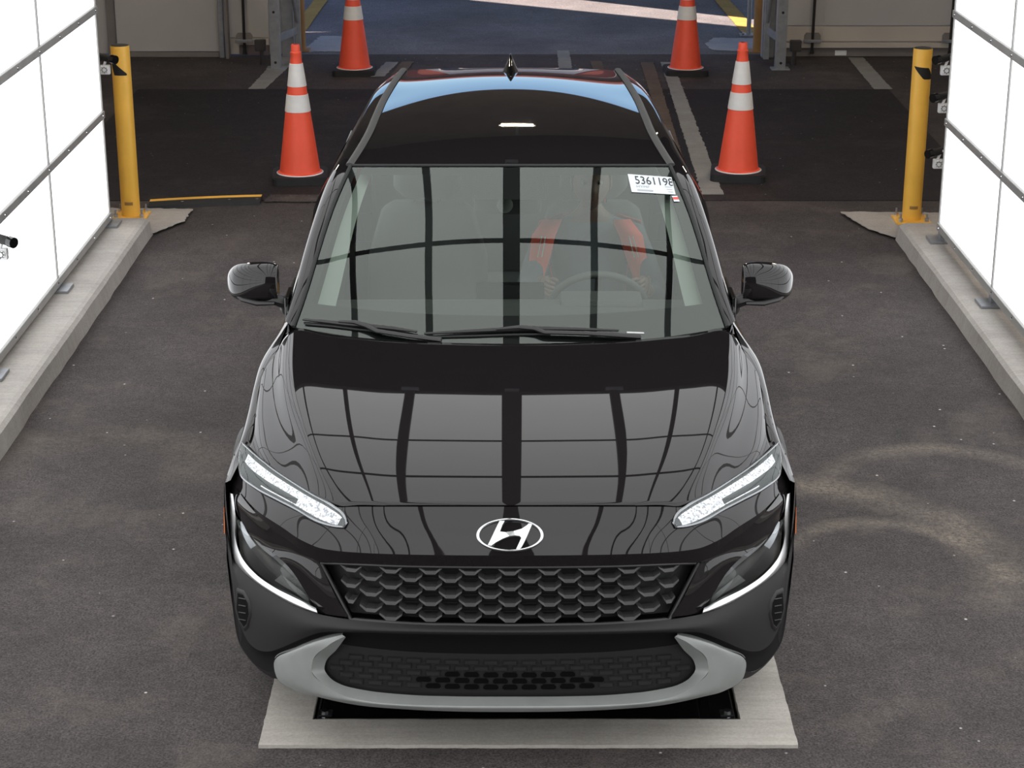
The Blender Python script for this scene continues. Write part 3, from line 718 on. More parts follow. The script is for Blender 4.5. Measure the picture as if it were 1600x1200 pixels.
# ---------------- daytime lamps set into the nose panel
dU = [(416, 694), (400, 710), (373, 732.5), (337, 756.5), (307, 774.5), (277, 791), (259, 806), (254.5, 817)]
dL = [(421, 722), (417, 745), (395, 764), (362, 782), (329.5, 798.5), (299.5, 815), (277, 822), (258.5, 824)]
def drl_rows(f0, f1, off, n=3, bulge=0., trim=(0, 1)):
    rows = []
    for k in range(n):
        f = f0+(f1-f0)*k/(n-1); pp = [np.array(a)*(1-f)+np.array(b)*f for a, b in zip(dU, dL)]
        pp = path(pp, 40); lo, hi = int(trim[0]*39), int(trim[1]*39)
        rows.append([surf_at(GN, 800+u, v, off+bulge*math.sin(math.pi*k/(n-1)))[0] for u, v in pp[lo:hi+1]])
    return np.array(rows)
REFLECTOR = mat('lamp_reflector', (.10, .105, .11), .25, metal=.3)
for mx in (False, True):
    h = CP(gridmesh('daytime_lamp', grid(drl_rows(.03, .97, .003), 60, 5), REFLECTOR, None, (0, -1, 1), mx))
    sx = -1 if mx else 1
    def gsub(name, G, m, out=(0, -1, 1)):
        o = gridmesh(name, G, m, None, out, mx); o.parent = h; return o
    gsub('led_strip', grid(drl_rows(.17, .52, .006, trim=(.09, .97)), 60, 4), LED)
    gsub('led_strip', grid(drl_rows(.50, .86, .006, trim=(.60, .96)), 30, 4), LED)
    gsub('led_line', grid(drl_rows(.80, .845, .006, trim=(.30, .62)), 30, 3), LED)
    gsub('lens', grid(drl_rows(.02, .98, .009, 5, .004), 60, 7), LENS)
    loop = drl_rows(.0, 1., .006, 2); lp = list(loop[0])+list(loop[1][::-1]); lp.append(lp[0])
    o = tube('bezel', [Vector((sx*p[0], p[1], p[2])) for p in lp], .0045, mat('dark_chrome_bezel', (.28, .29, .30), .2, metal=.8), None, 6); o.parent = h

# ---------------- headlamps and chrome blades
ci = [(433, 772), (429, 809), (428.5, 845), (421, 867.5), (397, 897.5), (367, 918.5), (337, 933.5), (303, 950)]
co = [(438, 768), (437.5, 830), (437, 852.5), (432, 872), (419, 891), (397, 910), (367, 929.5), (337, 946), (299, 959)]
hin = path(ci, 16); hout = path(co, 16); htop = path([(436, 776), (427, 804), (412, 830), (389, 852), (360, 872), (341, 892), (321, 922), (301, 952)], 16)
for mx in (False, True):
    sx = -1 if mx else 1
    top = np.array([Pplan(u, v, .035) for u, v in htop]); bot = np.array([Pplan(u, v, .025) for u, v in hin])
    mid = (top+bot)/2+np.array([.0, -.010, .002])
    back = lambda P, d: P+np.array([-.25*d, d, 0])
    h = CP(gridmesh('headlamp', grid([back(top, .012), back(mid, .055), back(bot, .012)], 40, 9), mat('lamp_housing', (.010, .009, .009), .35), None, (.3, -1, .3), mx))
    gsub = lambda name, G, m: sub(gridmesh(name, G, m, None, (.3, -1, .3), mx), h)
    gsub('lens', grid([top, mid, bot], 40, 9), LENS)
    CHRM = mat('bright_reflector', (.72, .74, .77), .2, metal=.35)
    def patch(name, i0, i1, f0, f1, d0, d1, m):
        rr = []
        for f, d in ((f0, d0), ((f0+f1)/2, (d0+d1)/2), (f1, d1)):
            rr.append(back(top[i0:i1]*(1-f)+bot[i0:i1]*f, d))
        return gsub(name, grid(rr, 14, 6), m)
    patch('reflector_bowl', 2, 9, .06, .40, .012, .040, CHRM); patch('reflector_bowl', 8, 13, .08, .36, .012, .034, mat('grey_reflector', (.34, .34, .35), .25, metal=.4))
    patch('projector_box', 3, 7, .40, .62, .030, .020, mat('projector_face', (.36, .38, .40), .22, metal=.5)); patch('projector_box', 10, 15, .55, .85, .022, .014, mat('lower_projector', (.05, .05, .05), .25))
    inn = np.array([Pplan(u, v, .022) for u, v in hin]); ou = np.array([Pplan(u, v, .018) for u, v in hout])
    cm = (inn+ou)/2+np.array([0, -.012, .003])
    CP(gridmesh('chrome_blade', grid([inn, cm, ou], 50, 7), mat('satin_chrome', (.80, .81, .82), .28, metal=.9), None, (.3, -1, .3), mx))

# ---------------- bumper
bu = [(0, 979), (80, 978), (160, 975), (248, 968), (299, 959.5), (337, 946.5), (367, 930), (397, 910.5), (419, 891.5), (432, 872.5), (440, 835), (445, 790), (446, 745)]
bm_ = [(0, 985), (80, 984.5), (160, 983), (248, 979), (297, 974), (333, 968), (362, 958), (390, 945), (411, 928), (426, 905), (437, 865), (444.5, 810), (447, 762)]
bl_ = [(0, 992), (80, 991.7), (160, 990.5), (248, 988), (295, 988), (332, 1001), (357, 1012), (378, 1018), (397, 1014), (411, 1000), (424, 968), (436, 900), (445, 830)]
def bump(pts, o): return [Pplan(u, v, o) for u, v in pts]
U = bump(bu, .018); M_ = bump(bm_, .000); L_ = bump(bl_, .004)
tail = lambda du, v, s: Pt(du, v, s)
U[-1] = tail(446, 745, .60); M_[-1] = tail(447, 775, .535); L_[-1] = tail(445, 830, .50)
GBU = grid(mirror_rows([U, M_, L_]), 161, 14, hermite)
bumper = CP(gridmesh('front_bumper', GBU, PLASTIC, None, (0, -1, .1)))
# underside of the bumper: number plate recess in the middle, tucked corners outside
lo_ = [(0, 1022), (80, 1021), (160, 1018), (248, 1009), (290, 1003), (325, 1022), (352, 1036), (374, 1050), (396, 1040), (412, 1022), (424, 1002), (434, 945), (443, 870)]
offl = [.085, .085, .082, .07, .045, .03, .03, .035, .03, .025, .02, .012, .01]
LO = [Pplan(u, v, o) for (u, v), o in zip(lo_, offl)]; LO[-1] = tail(443, 870, .505)
CP(gridmesh('bumper_recess', grid(mirror_rows([L_, [(a+b)/2+np.array([0, .012, .004]) for a, b in zip(L_, LO)], LO]), 161, 9, hermite), mat('recess_black', (.008, .007, .0075), .7, spec=.15), None, (0, -1, -.2)))
# lower apron behind the lip
lb = [(0, 1100), (80, 1099), (160, 1097), (240, 1088), (300, 1076), (335, 1066), (356, 1062), (374, 1058), (396, 1042), (412, 1024), (424, 1004), (434, 948), (443, 873)]
LB = [Pplan(u, v, o+.01) for (u, v), o in zip(lb, [.07, .07, .068, .06, .05, .045, .04, .037, .032, .027, .022, .014, .012])]; LB[-1] = tail(443, 873, .507)
GLG = grid(mirror_rows([LO, LB]), 161, 12, hermite)
CP(gridmesh('lower_apron', GLG, PLASTIC, None, (0, -1, 0)))
# side air vents
for mx in (False, True):
    sx = -1 if mx else 1
    vo = [(425, 922), (415, 926), (407, 940), (405, 960), (409, 978), (414, 983), (421, 972), (427, 950)]
    vc = np.mean(vo, axis=0); shr = lambda f: [tuple(vc+(np.array(q)-vc)*f) for q in vo]; n = len(vo)
    at = lambda L, off: [np.array([sx, 1, 1])*surf_at(GBU, 800+u, v, off)[0] for u, v in L]
    V = at(shr(1.12), .0005)+at(shr(1.0), .006)+at(shr(.86), .004)
    h = CP(part('air_vent', V, [(i+k*n, (i+1) % n+k*n, (i+1) % n+n+k*n, i+n+k*n) for i in range(n) for k in range(2)], PLASTIC, None, True))
    V = at(shr(.88), .0035)+at(shr(.45), .0035)+at([tuple(vc)], .0035)
    sub(part('vent_dark_face', V, [(i, (i+1) % n, (i+1) % n+n, i+n) for i in range(n)]+[(i+n, (i+1) % n+n, 2*n) for i in range(n)], mat('opening_shade_black', (.002, .002, .002), .9, spec=.1)), h)  # black face on the bumper, painted as the shade inside the vent
    for k in range(4):
        v_ = 936+k*11; sub(tube('vent_fin', at([(411, v_), (416, v_-1), (422, v_-2)], .004), .0018, PLASTIC2, None, 6), h)

for mx in (False, True):                                              # thin amber side markers
    sx = -1 if mx else 1
    q = [Pt(446.4, 793, .518), Pt(447.4, 793, .53), Pt(446.8, 834, .528), Pt(445.6, 834, .514)]
    V = [(sx*p[0], p[1], p[2]) for p in q]+[(sx*(p[0]-.002), p[1]+.006, p[2]) for p in q]
    CP(part('side_marker', V, [(0, 1, 2, 3), (7, 6, 5, 4), (0, 4, 5, 1), (1, 5, 6, 2), (2, 6, 7, 3), (3, 7, 4, 0)], mat('amber_lens', (.75, .16, .02), .3)))
# silver skid lip
sI = [(0, 1088.5), (90, 1088), (160, 1085.5), (229, 1078), (265, 1069), (283, 1057), (290, 1045), (288, 1035), (271, 1015), (257, 996)]
sC = [(0, 1103.5), (90, 1103), (160, 1101), (220, 1096), (262, 1086), (294, 1067), (310, 1049), (309, 1036), (286, 1010), (258, 994.5)]
sO = [(0, 1112.5), (90, 1111.5), (160, 1108.5), (240, 1101.5), (300, 1089), (338, 1078), (364, 1060), (369, 1042), (332, 1013), (262, 992.5)]
sT = [(0, 1107), (90, 1106.5), (160, 1104), (230, 1098), (281, 1089), (322, 1074), (345, 1054), (346, 1038), (314, 1008), (262, 992)]
RI = [Pplan(u, v, o) for (u, v), o in zip(sI, [.055, .055, .055, .052, .048, .044, .042, .042, .035, .014])]
RC = [Pplan(u, v, o) for (u, v), o in zip(sC, [.006, .006, .006, .004, .002, .0, -.002, -.002, -.001, .010])]
RT = [Pplan(u, v, o) for (u, v), o in zip(sT, [.004, .004, .004, .002, .0, -.003, -.006, -.006, -.002, .010])]
RO = [Pplan(u, v, o) for (u, v), o in zip(sO, [.016, .016, .016, .014, .012, .012, .014, .014, .012, .012])]
G1 = grid(mirror_rows([RI, RC]), 141, 5, hermite); G2 = grid(mirror_rows([RC, RT, RO]), 141, 8, hermite)
lip = CP(gridmesh('skid_lip', G2, SILVER, None, (0, -1, 0))); sub(gridmesh('lip_bevel', G1, SILVER, None, (0, -1, .5)), lip)
RU = [p+np.array([0, .06, -.004]) for p in RO]
sub(gridmesh('lip_underside', grid(mirror_rows([RO, RU]), 141, 3, hermite), SILVER, None, (0, 0, -1)), lip)

# ---------------- lower grille: moulded bricks, black faces painted as shaded openings in the middle
lg = CP(empty('lower_grille')); lg.location = (XC, 0, 0); lg.location = Vector((XC, 0, 0))
bmx = bmesh.new(); add_box(bmx, (0, 0, 0), (1, 1, 1), None); bme = bpy.data.meshes.new('grille_brick'); bmx.to_mesh(bme); bmx.free(); bme.materials.append(PLASTIC2)
# brick with a softened face
V = [(-.5, 0, -.5), (.5, 0, -.5), (.5, 0, .5), (-.5, 0, .5), (-.42, -1, -.3), (.42, -1, -.3), (.42, -1, .34), (-.42, -1, .34)]
brick = pymesh('grille_brick', V, [(4, 5, 6, 7), (0, 1, 5, 4), (1, 2, 6, 5), (2, 3, 7, 6), (3, 0, 4, 7)], PLASTIC)
hole = pymesh('grille_dark_face', [(-.5, 0, -.3), (-.38, 0, -.5), (.38, 0, -.5), (.5, 0, -.3), (.5, 0, .1), (.36, 0, .5), (-.36, 0, .5), (-.5, 0, .1)], [tuple(range(8))], mat('opening_shade_black', (.002, .002, .002), .9, spec=.1))  # flat black face standing in for the shade inside a grille hole
def lgrow(v, du): return v-(du/300.)**2*14
for r, v0 in enumerate((1034.5, 1044, 1053.5, 1063, 1072.5)):
    hw = (272, 284, 286, 280, 262)[r]; k0 = int(hw//30)
    for k in range(-k0-1, k0+2):
        du = 30*(k+(.5 if r % 2 else 0)); 
        if abs(du) > hw-8: continue
        v = lgrow(v0, du); p, nrm = surf_at(GLG, 800+du, v, .002)
        half = {2: 112, 3: 140, 4: 125}.get(r, 0)
        openb = abs(du) < half
        w = 27/FPX*5.75; hgt = 8.2/FPX*5.75/.88
        o = link('grille_dark_face' if openb else 'grille_brick', hole if openb else brick, lg)
        yn = -Vector(nrm).normalized(); xa = (Vector((1, 0, 0))-yn*yn.x).normalized(); za = xa.cross(yn).normalized()
        Mx = Matrix((xa, yn, za)).transposed().to_4x4(); wd = w*.88; hd = hgt*(.95 if openb else .9)
        o.matrix_local = Matrix.Translation(Vector(p)-Vector((0, YN, 0))-yn*(.003 if openb else 0)) @ Mx @ Matrix.Diagonal((wd, .006, hd, 1))

# ---------------- main grille: honeycomb of winged bars
gr_t = [(0, 886), (95, 885.5), (178, 884), (228, 882), (272, 880), (295, 879)]
gr_b = [(0, 977), (80, 976), (150, 974.5), (195, 971.5), (228, 969), (249, 967)]
GT = [Pplan(u, v, .040) for u, v in gr_t]; GBt = [Pplan(u, v, .024) for u, v in gr_b]
bk = lambda R, d: [p+np.array([0, d, 0]) for p in R]
GGR = grid(mirror_rows([GT, GBt]), 101, 12, hermite)
grl = CP(gridmesh('grille', grid(mirror_rows([bk(GT, .045), bk(GBt, .045)]), 101, 8, hermite), mat('grille_back', (.006, .006, .006), .6), None, (0, -1, 0)))
loop = [p for p in grid(mirror_rows([GT, GBt]), 81, 2, hermite)[0]]+[p for p in grid(mirror_rows([GT, GBt]), 81, 2, hermite)[-1]][::-1]; loop.append(loop[0])
sub(tube('grille_frame', loop, .006, PLASTIC2, None, 6), grl)
for z_ in range(1, 14):                                           # radiator fins seen through the cells
    f = z_/14; rr = [a*(1-f)+b*f+np.array([0, .036, 0]) for a, b in zip(GT, GBt)]
    pts = grid(mirror_rows([rr, rr]), 41, 2, hermite)[0]; pts = [p for p in pts if abs(p[0]) < .36]
    sub(tube('radiator_fin', pts, .0022, DARK, None, 4), grl)
# winged bar: lower wall of a hexagon cell with raised tips
hw, tip, hh, t0, dp = .0165, .0355, .0195, .0085, .03
prof_t = [(-tip, hh), (-hw, .004), (hw, .004), (tip, hh)]; prof_b = [(-tip+.002, hh-.005), (-hw+.003, -t0), (hw-.003, -t0), (tip-.002, hh-.005)]
V = []
for x, z in prof_t: V.append((x*.96, .000, z))           # front upper edge
for x, z in prof_b: V.append((x, -.004, z))              # front lower edge, proud
for x, z in prof_t: V.append((x, dp, z+.004))            # rear upper
for x, z in prof_b: V.append((x, dp, z))                 # rear lower
Fc = []
for i in range(3): Fc += [(i, i+1, i+5, i+4)[::-1], (i, i+8, i+9, i+1)[::-1], (i+4, i+5, i+13, i+12)[::-1]]
Fc += [(0, 4, 12, 8), (3, 11, 15, 7)]
wing = pymesh('honeycomb_bar', V, Fc, mat('grille_bar', (.040, .038, .039), .42))
for col in range(-9, 10):
    for r in range(-1, 5):
        du = col*31.0; v = 892+24.6*r+(12.3 if col % 2 else 0)+3
        v -= (du/300)**2*8
        lft = 297-(v-880)*.53
        if abs(du) > lft-10 or v < 884 or v > 974: continue
        p, nrm = surf_at(GGR, 800+du, v, 0)
        o = link('honeycomb_bar', wing, grl); o.location = Vector(p)
        o.rotation_euler = (0, 0, math.atan2(4.1*.8*abs(p[0])**3.1*(1 if p[0] > 0 else -1), 1))
        sc = min(1, max(.55, (lft-abs(du))/34)); o.scale = (sc, 1, .78)

# ---------------- emblem: slanted letter in an oval ring
pe, ne = surf_at(GN, 800, 836.5, .004)
emb = CP(empty('emblem')); emb.location = Vector((XC+pe[0], pe[1]-YN, pe[2]))
ex = Vector((1, 0, 0)); en = Vector(ne).normalized(); ey = en.cross(ex).normalized()
emb.rotation_euler = Matrix((ex, ey, en)).transposed().to_euler()
EA, EB = .0985, .0495
def oval_ring():
    n = 64; V = []; Fc = []
    for i in range(n):
        t = 2*math.pi*i/n
        for a, b, z in ((EA, EB, -.004), (EA, EB, .004), (EA-.005, EB-.0035, .007), (EA-.010, EB-.0065, .004), (EA-.010, EB-.0065, -.004)): V.append((a*math.cos(t), b*math.sin(t), z-.02*(a*math.cos(t))**2/EA*2))
    for i in range(n):
        j = (i+1) % n
        for k in range(4): Fc.append((i*5+k, j*5+k, j*5+k+1, i*5+k+1))
    return part('emblem_ring', V, Fc, CHROME, emb, True)
oval_ring()
def em(x, y): return ((x-770)/1045*2*EA, -(y-455)/440*2*EB)      # photographed outline of the letter, scaled to the ring
outl = [(610, 272), (690, 272), (652, 330), (615, 412), (700, 420), (830, 405), (950, 375), (1030, 330), (1060, 305), (1115, 312), (1085, 370), (1035, 470), (985, 560), (945, 620), (920, 640), (865, 642), (905, 570), (945, 495), (920, 470), (850, 462), (760, 472), (660, 505), (560, 550), (480, 598), (428, 588), (470, 520), (520, 430), (570, 340)]
pts = [em(*q) for q in outl]; n = len(pts)
bm = bmesh.new(); vs = [bm.verts.new((x, y, .0055-.02*x*x/EA*2)) for x, y in pts]; f = bm.faces.new(vs)
r = bmesh.ops.extrude_face_region(bm, geom=[f]); bmesh.ops.translate(bm, verts=[v for v in r['geom'] if isinstance(v, bmesh.types.BMVert)], vec=(0, 0, -.008)); bmesh.ops.recalc_face_normals(bm, faces=bm.faces)
bmpart('emblem_letter', bm, CHROME, emb)

# ---------------- windscreen
def wplane(s): return .9850+(s-1.09)*.616
def Pws(du, v, bend):           # on the windscreen: the raked plane, bent back towards the pillars
    lo, hi = .8, 2.3
    def f(s):
        p = Pt(du, v, s); return p[2]-(wplane(s)-bend*p[0]**2-.05*max(0, abs(p[0])-.52)**1.5+.028*math.sin(math.pi*min(1, max(0, (s-1.1)/.74))))
    for _ in range(50):
        m = (lo+hi)/2
        if f(m) < 0: hi = m
        else: lo = m
    return Pt(du, v, (lo+hi)/2)
wsE = [(339, 511), (319, 453), (299, 387), (277, 321), (250, 260)]; wsv = [541, 472, 400, 330, 260]
wsr = []
for (ue, ve), vc in zip(wsE, wsv):
    wsr.append([Pws(ue*f, vc+(ve-vc)*f**2.2, .105) for f in (0, .35, .68, .9, 1.0)])
GW = grid(mirror_rows(wsr), 81, 41, natspline)
wind = CP(gridmesh('windshield', GW, GLASS, None, (0, -1, 1)))
# printed black border inside the glass
inw = np.array([0, .006, -.006])
def frit(u0, u1, v0, v1, nm):
    nv, nu, _ = GW.shape; i0, i1, j0, j1 = int(v0*(nv-1)), int(v1*(nv-1)), int(u0*(nu-1)), int(u1*(nu-1))
    sub(gridmesh(nm, GW[i0:i1+1, j0:j1+1]+inw, DARK, None, (0, -1, 1)), wind)
frit(0, 1, 0, .15, 'border_band'); frit(0, .035, .15, 1, 'border_band'); frit(.965, 1, .15, 1, 'border_band'); frit(.04, .96, .96, 1, 'border_band')
frit(.40, .60, .80, .955, 'sensor_shade')
# rubber seals along the pillars
for sx in (1, -1):
    CP(tube('windshield_seal', [(sx*p[0], p[1]-.004, p[2]+.003) for p in GW[:, -1]], .007, RUBBER, None, 6))
top_edge = [tuple(p+np.array([0, .003, .003])) for p in GW[-1]]
CP(tube('windshield_top_seal', top_edge, .0055, RUBBER, None, 6))

# ---------------- roof
rf_c = [(GW[-1, 40][1]-YN+.012, GW[-1, 40][2]+.003), (1.98, 1.476), (2.25, 1.507), (2.65, 1.529), (3.0, 1.533), (3.4, 1.515), (3.76, 1.462)]
rail = [GW[-1, -1]+np.array([0, .01, 0]), Pt(238, 241, 1.99), Pt(221, 212, 2.20), Pt(208, 182, 2.48), Pt(197, 157, 2.80), Pt(181, 130, 3.18), Pt(166, 110, 3.58)]
rr = []
for (s, z), e in zip(rf_c, rail):
    c = np.array([0, YN+s, z]); r = []
    for f in (0, .35, .7, .9, 1.0):
        q = f**2.1; r.append(np.array([e[0]*f, c[1]+(e[1]-c[1])*q, c[2]+(e[2]-c[2])*q]))
    rr.append(r)
GR = grid(mirror_rows(rr), 61, 60, natspline)
roof = CP(gridmesh('roof', GR, PAINT, None, (0, 0, 1)))
cant = [(1.30, .772, 1.012), (1.42, .758, 1.085), (1.60, .733, 1.20), (1.85, .690, 1.345), (2.2, .638, 1.432), (2.7, .606, 1.462), (3.3, .588, 1.438), (3.78, .565, 1.36)]
cant = [np.array([x, YN+s, z]) for s, x, z in cant]
inner = [Pt(349-10, 511, 1.272), Pt(325, 470, 1.38), Pt(303, 400, 1.55), Pt(262, 285, 1.81), Pt(226, 222, 2.21), Pt(206, 178, 2.68), Pt(183, 133, 3.28), Pt(165, 109, 3.72)]
inner = [np.array([GW[0, -1][0], GW[0, -1][1], GW[0, -1][2]]), GW[8, -1], GW[20, -1], GW[36, -1]]+inner[4:]
inner = [p+np.array([.004, .0, .002]) for p in inner]
for mx in (False, True):
    sx = -1 if mx else 1
    mid = [(a+b)/2+np.array([.016, -.003, .014]) for a, b in zip(inner, cant)]
    CP(gridmesh('roof_side', grid([inner, mid, cant], 90, 9, hermite), PAINT, None, (1, 0, .5), mx))
    CP(tube('roof_rail', [(sx*(p[0]+.004), p[1], p[2]+.004) for p in grid([rail, rail], 40, 2, hermite)[0]], .015, mat('matte_roof_strip', (.035, .034, .034), .6), None, 8, .5))
# shark fin antenna
V = []
fin_prof = [(3.16, .004, .003), (3.20, .018, .012), (3.25, .031, .026), (3.30, .039, .044), (3.34, .040, .062), (3.375, .034, .078), (3.395, .024, .084), (3.41, .012, .080), (3.405, .010, .02)]
for s, w, h in fin_prof:
    zb = 1.517-.05*(s-3.2)
    for a in np.linspace(0, math.pi, 9): V.append((w*math.cos(a)*(1-.72*max(0, math.sin(a))**.8), YN+s, zb+h*max(0, math.sin(a))**.8))
k = 9
CP(part('antenna', V, [(i*k+j, i*k+j+1, (i+1)*k+j+1, (i+1)*k+j) for i in range(len(fin_prof)-1) for j in range(k-1)], GLOSSY, None, True))

# ---------------- body sides
ss = [.46, .54, .62, .78, .95, 1.10, 1.28, 1.6, 2.1, 2.7, 3.3, 3.7, 4.0, 4.12]
topx = np.interp; shutA = np.array(shut)
def belt(s):
    if s < 1.24:
        k = np.argsort(shutA[:, 1]); ex = np.array(HR[-1]); e2 = np.array([HR[-2][0], HR[-3][0], HR[-4][0]])
        arr = np.vstack([ex, e2, [[.868, YN+.47, .765]]]); o = np.argsort(arr[:, 1]); arr = arr[o]
        return np.array([np.interp(YN+s, arr[:, 1], arr[:, 0]), YN+s, np.interp(YN+s, arr[:, 1], arr[:, 2])])
    return np.array([np.interp(s, [1.24, 1.3, 1.6, 2.5, 3.3, 3.8, 4.12], [.772, .775, .782, .785, .765, .72, .66]), YN+s, np.interp(s, [1.24, 1.3, 1.6, 2.5, 3.3, 3.8, 4.12], [1.003, 1.010, 1.020, 1.045, 1.085, 1.11, 1.0])])
sh_s = [.50, .62, .78, .95, 1.05, 1.15, 1.3, 1.7, 2.6, 3.3, 3.8, 4.12]; sh_x = [.878, .850, .846, .848, .846, .828, .806, .815, .820, .845, .80, .70]; sh_z = [.760, .828, .868, .905, .935, .955, .975, .94, .95, .99, 1.0, .93]
md_x = [.885, .884, .880, .875, .872, .868, .862, .866, .868, .878, .83, .72]
rowsS = [[], [], [], [], []]
for s in ss:
    b = belt(s); rowsS[0].append(b)
    rowsS[1].append(np.array([np.interp(s, sh_s, sh_x), YN+s, np.interp(s, sh_s, sh_z)]))
    rowsS[2].append(np.array([np.interp(s, sh_s, md_x), YN+s, .74])); rowsS[3].append(np.array([np.interp(s, sh_s, md_x)-.012, YN+s, .45])); rowsS[4].append(np.array([np.interp(s, sh_s, md_x)-.05, YN+s, .21]))
GS = grid(rowsS, 180, 60, hermite)
WH = [(.865, .335), (3.465, .335)]
def side_panel(name, s0, s1, m, mx, z0=0, z1=2, mat2=None):
    nv, nu, _ = GS.shape; V = GS.reshape(-1, 3); Fc = []
    for i in range(nv-1):
        for j in range(nu-1):
            c = (GS[i, j]+GS[i+1, j+1])/2; s = c[1]-YN
            if not (s0 <= s < s1 and z0 <= c[2] < z1): continue
            if any((s-a)**2+(c[2]-b)**2 < .372**2 for a, b in WH): continue
            Fc.append((i*nu+j, i*nu+j+1, (i+1)*nu+j+1, (i+1)*nu+j))
    used = sorted({k for f in Fc for k in f}); idx = {k: q for q, k in enumerate(used)}
    sx = -1 if mx else 1
    VV = [(sx*V[k][0], V[k][1], V[k][2]) for k in used]; Fc = [tuple(idx[k] for k in f) for f in Fc]
    if not mx: Fc = [f[::-1] for f in Fc]
    return CP(part(name, VV, Fc, m, None, True))
for mx in (False, True):
    sx = -1 if mx else 1
    f = side_panel('fender', .45, 1.33, PAINT, mx, .38); 
    for a, b in ((1.335, 2.40), (2.405, 3.33)):
        d = side_panel('door', a, b, PAINT, mx, .40)
        hy = YN+b-.16; o = box('door_handle', (sx*.852, hy, .86), (.03, .2, .035), PAINT, None, .01); o.parent = d
    side_panel('rear_quarter', 3.335, 4.2, PAINT, mx, .40)
    side_panel('sill_cladding', .5, 4.2, PLASTIC, mx, 0, .40)
    for a, b in WH:                                                   # wheel arch cladding rings
        V = []; n = 40
        for i in range(n+1):
            t = math.radians(-6+206*i/n) if a < 1 else math.radians(-6+192*i/n)
            for r, xo in ((.352, .845), (.356, .892), (.385, .906), (.425, .900), (.440, .878)): 
                bulg = .0 if a < 1 else -.004
                fr = max(0., -math.cos(t)-.35) if a < 1 else 0.
                V.append((sx*(xo+bulg-.075*fr*fr-(.06*max(0, .34-(b+r*math.sin(t))) if a < 1 else 0)), YN+a+r*math.cos(t), max(.17, b+r*math.sin(t))))
        Fc = [(i*5+k, i*5+k+1, (i+1)*5+k+1, (i+1)*5+k) for i in range(n) for k in range(4)]
        CP(part('wheel_arch', V, Fc, PLASTIC, None, True))
        V = []
        for i in range(n+1):
            t = math.radians(-22+224*i/n)
            for x in (.85, .56): V.append((sx*x, YN+a+.37*math.cos(t), b+.37*math.sin(t)))
        CP(part('wheel_well', V, [(2*i, 2*i+1, 2*i+3, 2*i+2) for i in range(n)], DARK, None, True))
    # side windows
    bel = [belt(s)+np.array([-.004, 0, .002]) for s in (1.36, 1.6, 2.0, 2.4, 2.9, 3.3, 3.7)]
    cn = grid([cant, cant], 200, 2, hermite)[0]
    tp = [np.array([np.interp(YN+s, cn[:, 1], cn[:, 0]), YN+s, np.interp(YN+s, cn[:, 1], cn[:, 2])]) for s in (1.36, 1.6, 2.0, 2.4, 2.9, 3.3, 3.7)]
    wn = CP(gridmesh('side_window', grid([bel, [(a+b)/2+np.array([.010, 0, 0]) for a, b in zip(bel, tp)], tp], 60, 8, hermite), PRIVACY, None, (1, 0, .2), mx))
    sub(tube('window_trim', [(sx*(p[0]+.004), p[1], p[2]) for p in grid([bel, bel], 40, 2)[0]], .008, GLOSSY, None, 6), wn)
    q = belt(2.40); t = [np.array([np.interp(YN+2.4, cn[:, 1], cn[:, 0]), YN+2.4, np.interp(YN+2.4, cn[:, 1], cn[:, 2])])][0]
    mdl = (q+t)/2+np.array([.010, 0, 0]); sub(tube('door_pillar', [(sx*p[0], p[1], p[2]) for p in (q, mdl, t)], .006, GLOSSY, None, 8), wn)
# wheels
TYRE = mat('tyre_rubber', (.018, .018, .018), .8); RIM = mat('grey_alloy', (.25, .25, .26), .3, metal=.8)
for a, b in WH:
    for sx in (1, -1):
        w = CP(empty('wheel', (sx*.775, YN+a, b)))
        prof = [(.215, -.10), (.30, -.107), (.325, -.095), (.333, -.06), (.335, 0), (.333, .06), (.325, .095), (.30, .107), (.215, .10)]
        V, Fc = lathe(prof, 48, 'X'); part('tyre', V, Fc, TYRE, w, True)
        V, Fc = lathe([(.218, -.09), (.205, -.08), (.20, 0), (.205, .08), (.218, .09)], 48, 'X'); part('rim', V, Fc, RIM, w, True)
        for k in range(5):
            t = 2*math.pi*k/5; tube('spoke', [(sx*.075, .03*math.cos(t), .03*math.sin(t)), (sx*.085, .12*math.cos(t), .12*math.sin(t)), (sx*.07, .21*math.cos(t), .21*math.sin(t))], [.03, .022, .026], RIM, w, 8)
        V, Fc = lathe([(0, sx*.092), (.035, sx*.09), (.045, sx*.07), (.045, sx*.03)], 24, 'X'); part('hub_cap', V, Fc, RIM, w, True)
# rear closure
back = []
for s, z, x in ((3.76, 1.462, .50), (3.84, 1.44, .54), (4.03, 1.15, .62), (4.12, 1.0, .68), (4.16, .8, .74), (4.20, .55, .76), (4.14, .25, .74)):
    back.append([np.array([x*f, YN+s-.10*f**3, z-.02*f**3]) for f in (0, .4, .75, 1)])
GK = grid(mirror_rows(back), 41, 40, hermite)
nv = GK.shape[0]; CP(gridmesh('tailgate', GK[16:27], PAINT, None, (0, 1, .2))); CP(gridmesh('rear_window', GK[4:17], PRIVACY, None, (0, 1, .6))); CP(gridmesh('rear_spoiler', GK[:5], PAINT, None, (0, .2, 1))); CP(gridmesh('rear_bumper', GK[26:], PLASTIC, None, (0, 1, 0)))
for sx in (1, -1):
    bm = bmesh.new(); add_box(bm, (sx*.70, YN+4.03, .90), (.2, .16, .09), None, .02); CP(bmpart('tail_lamp', bm, mat('red_lens', (.35, .01, .01), .15)))
    V = [(sx*.60, YN+3.70, 1.34), (sx*.785, YN+3.55, 1.08), (sx*.72, YN+4.03, 1.02), (sx*.60, YN+4.02, 1.14), (sx*.53, YN+3.82, 1.43), (sx*.57, YN+3.76, 1.37)]
    CP(part('rear_pillar', V, [(0, 1, 2, 3, 4, 5)], PAINT))
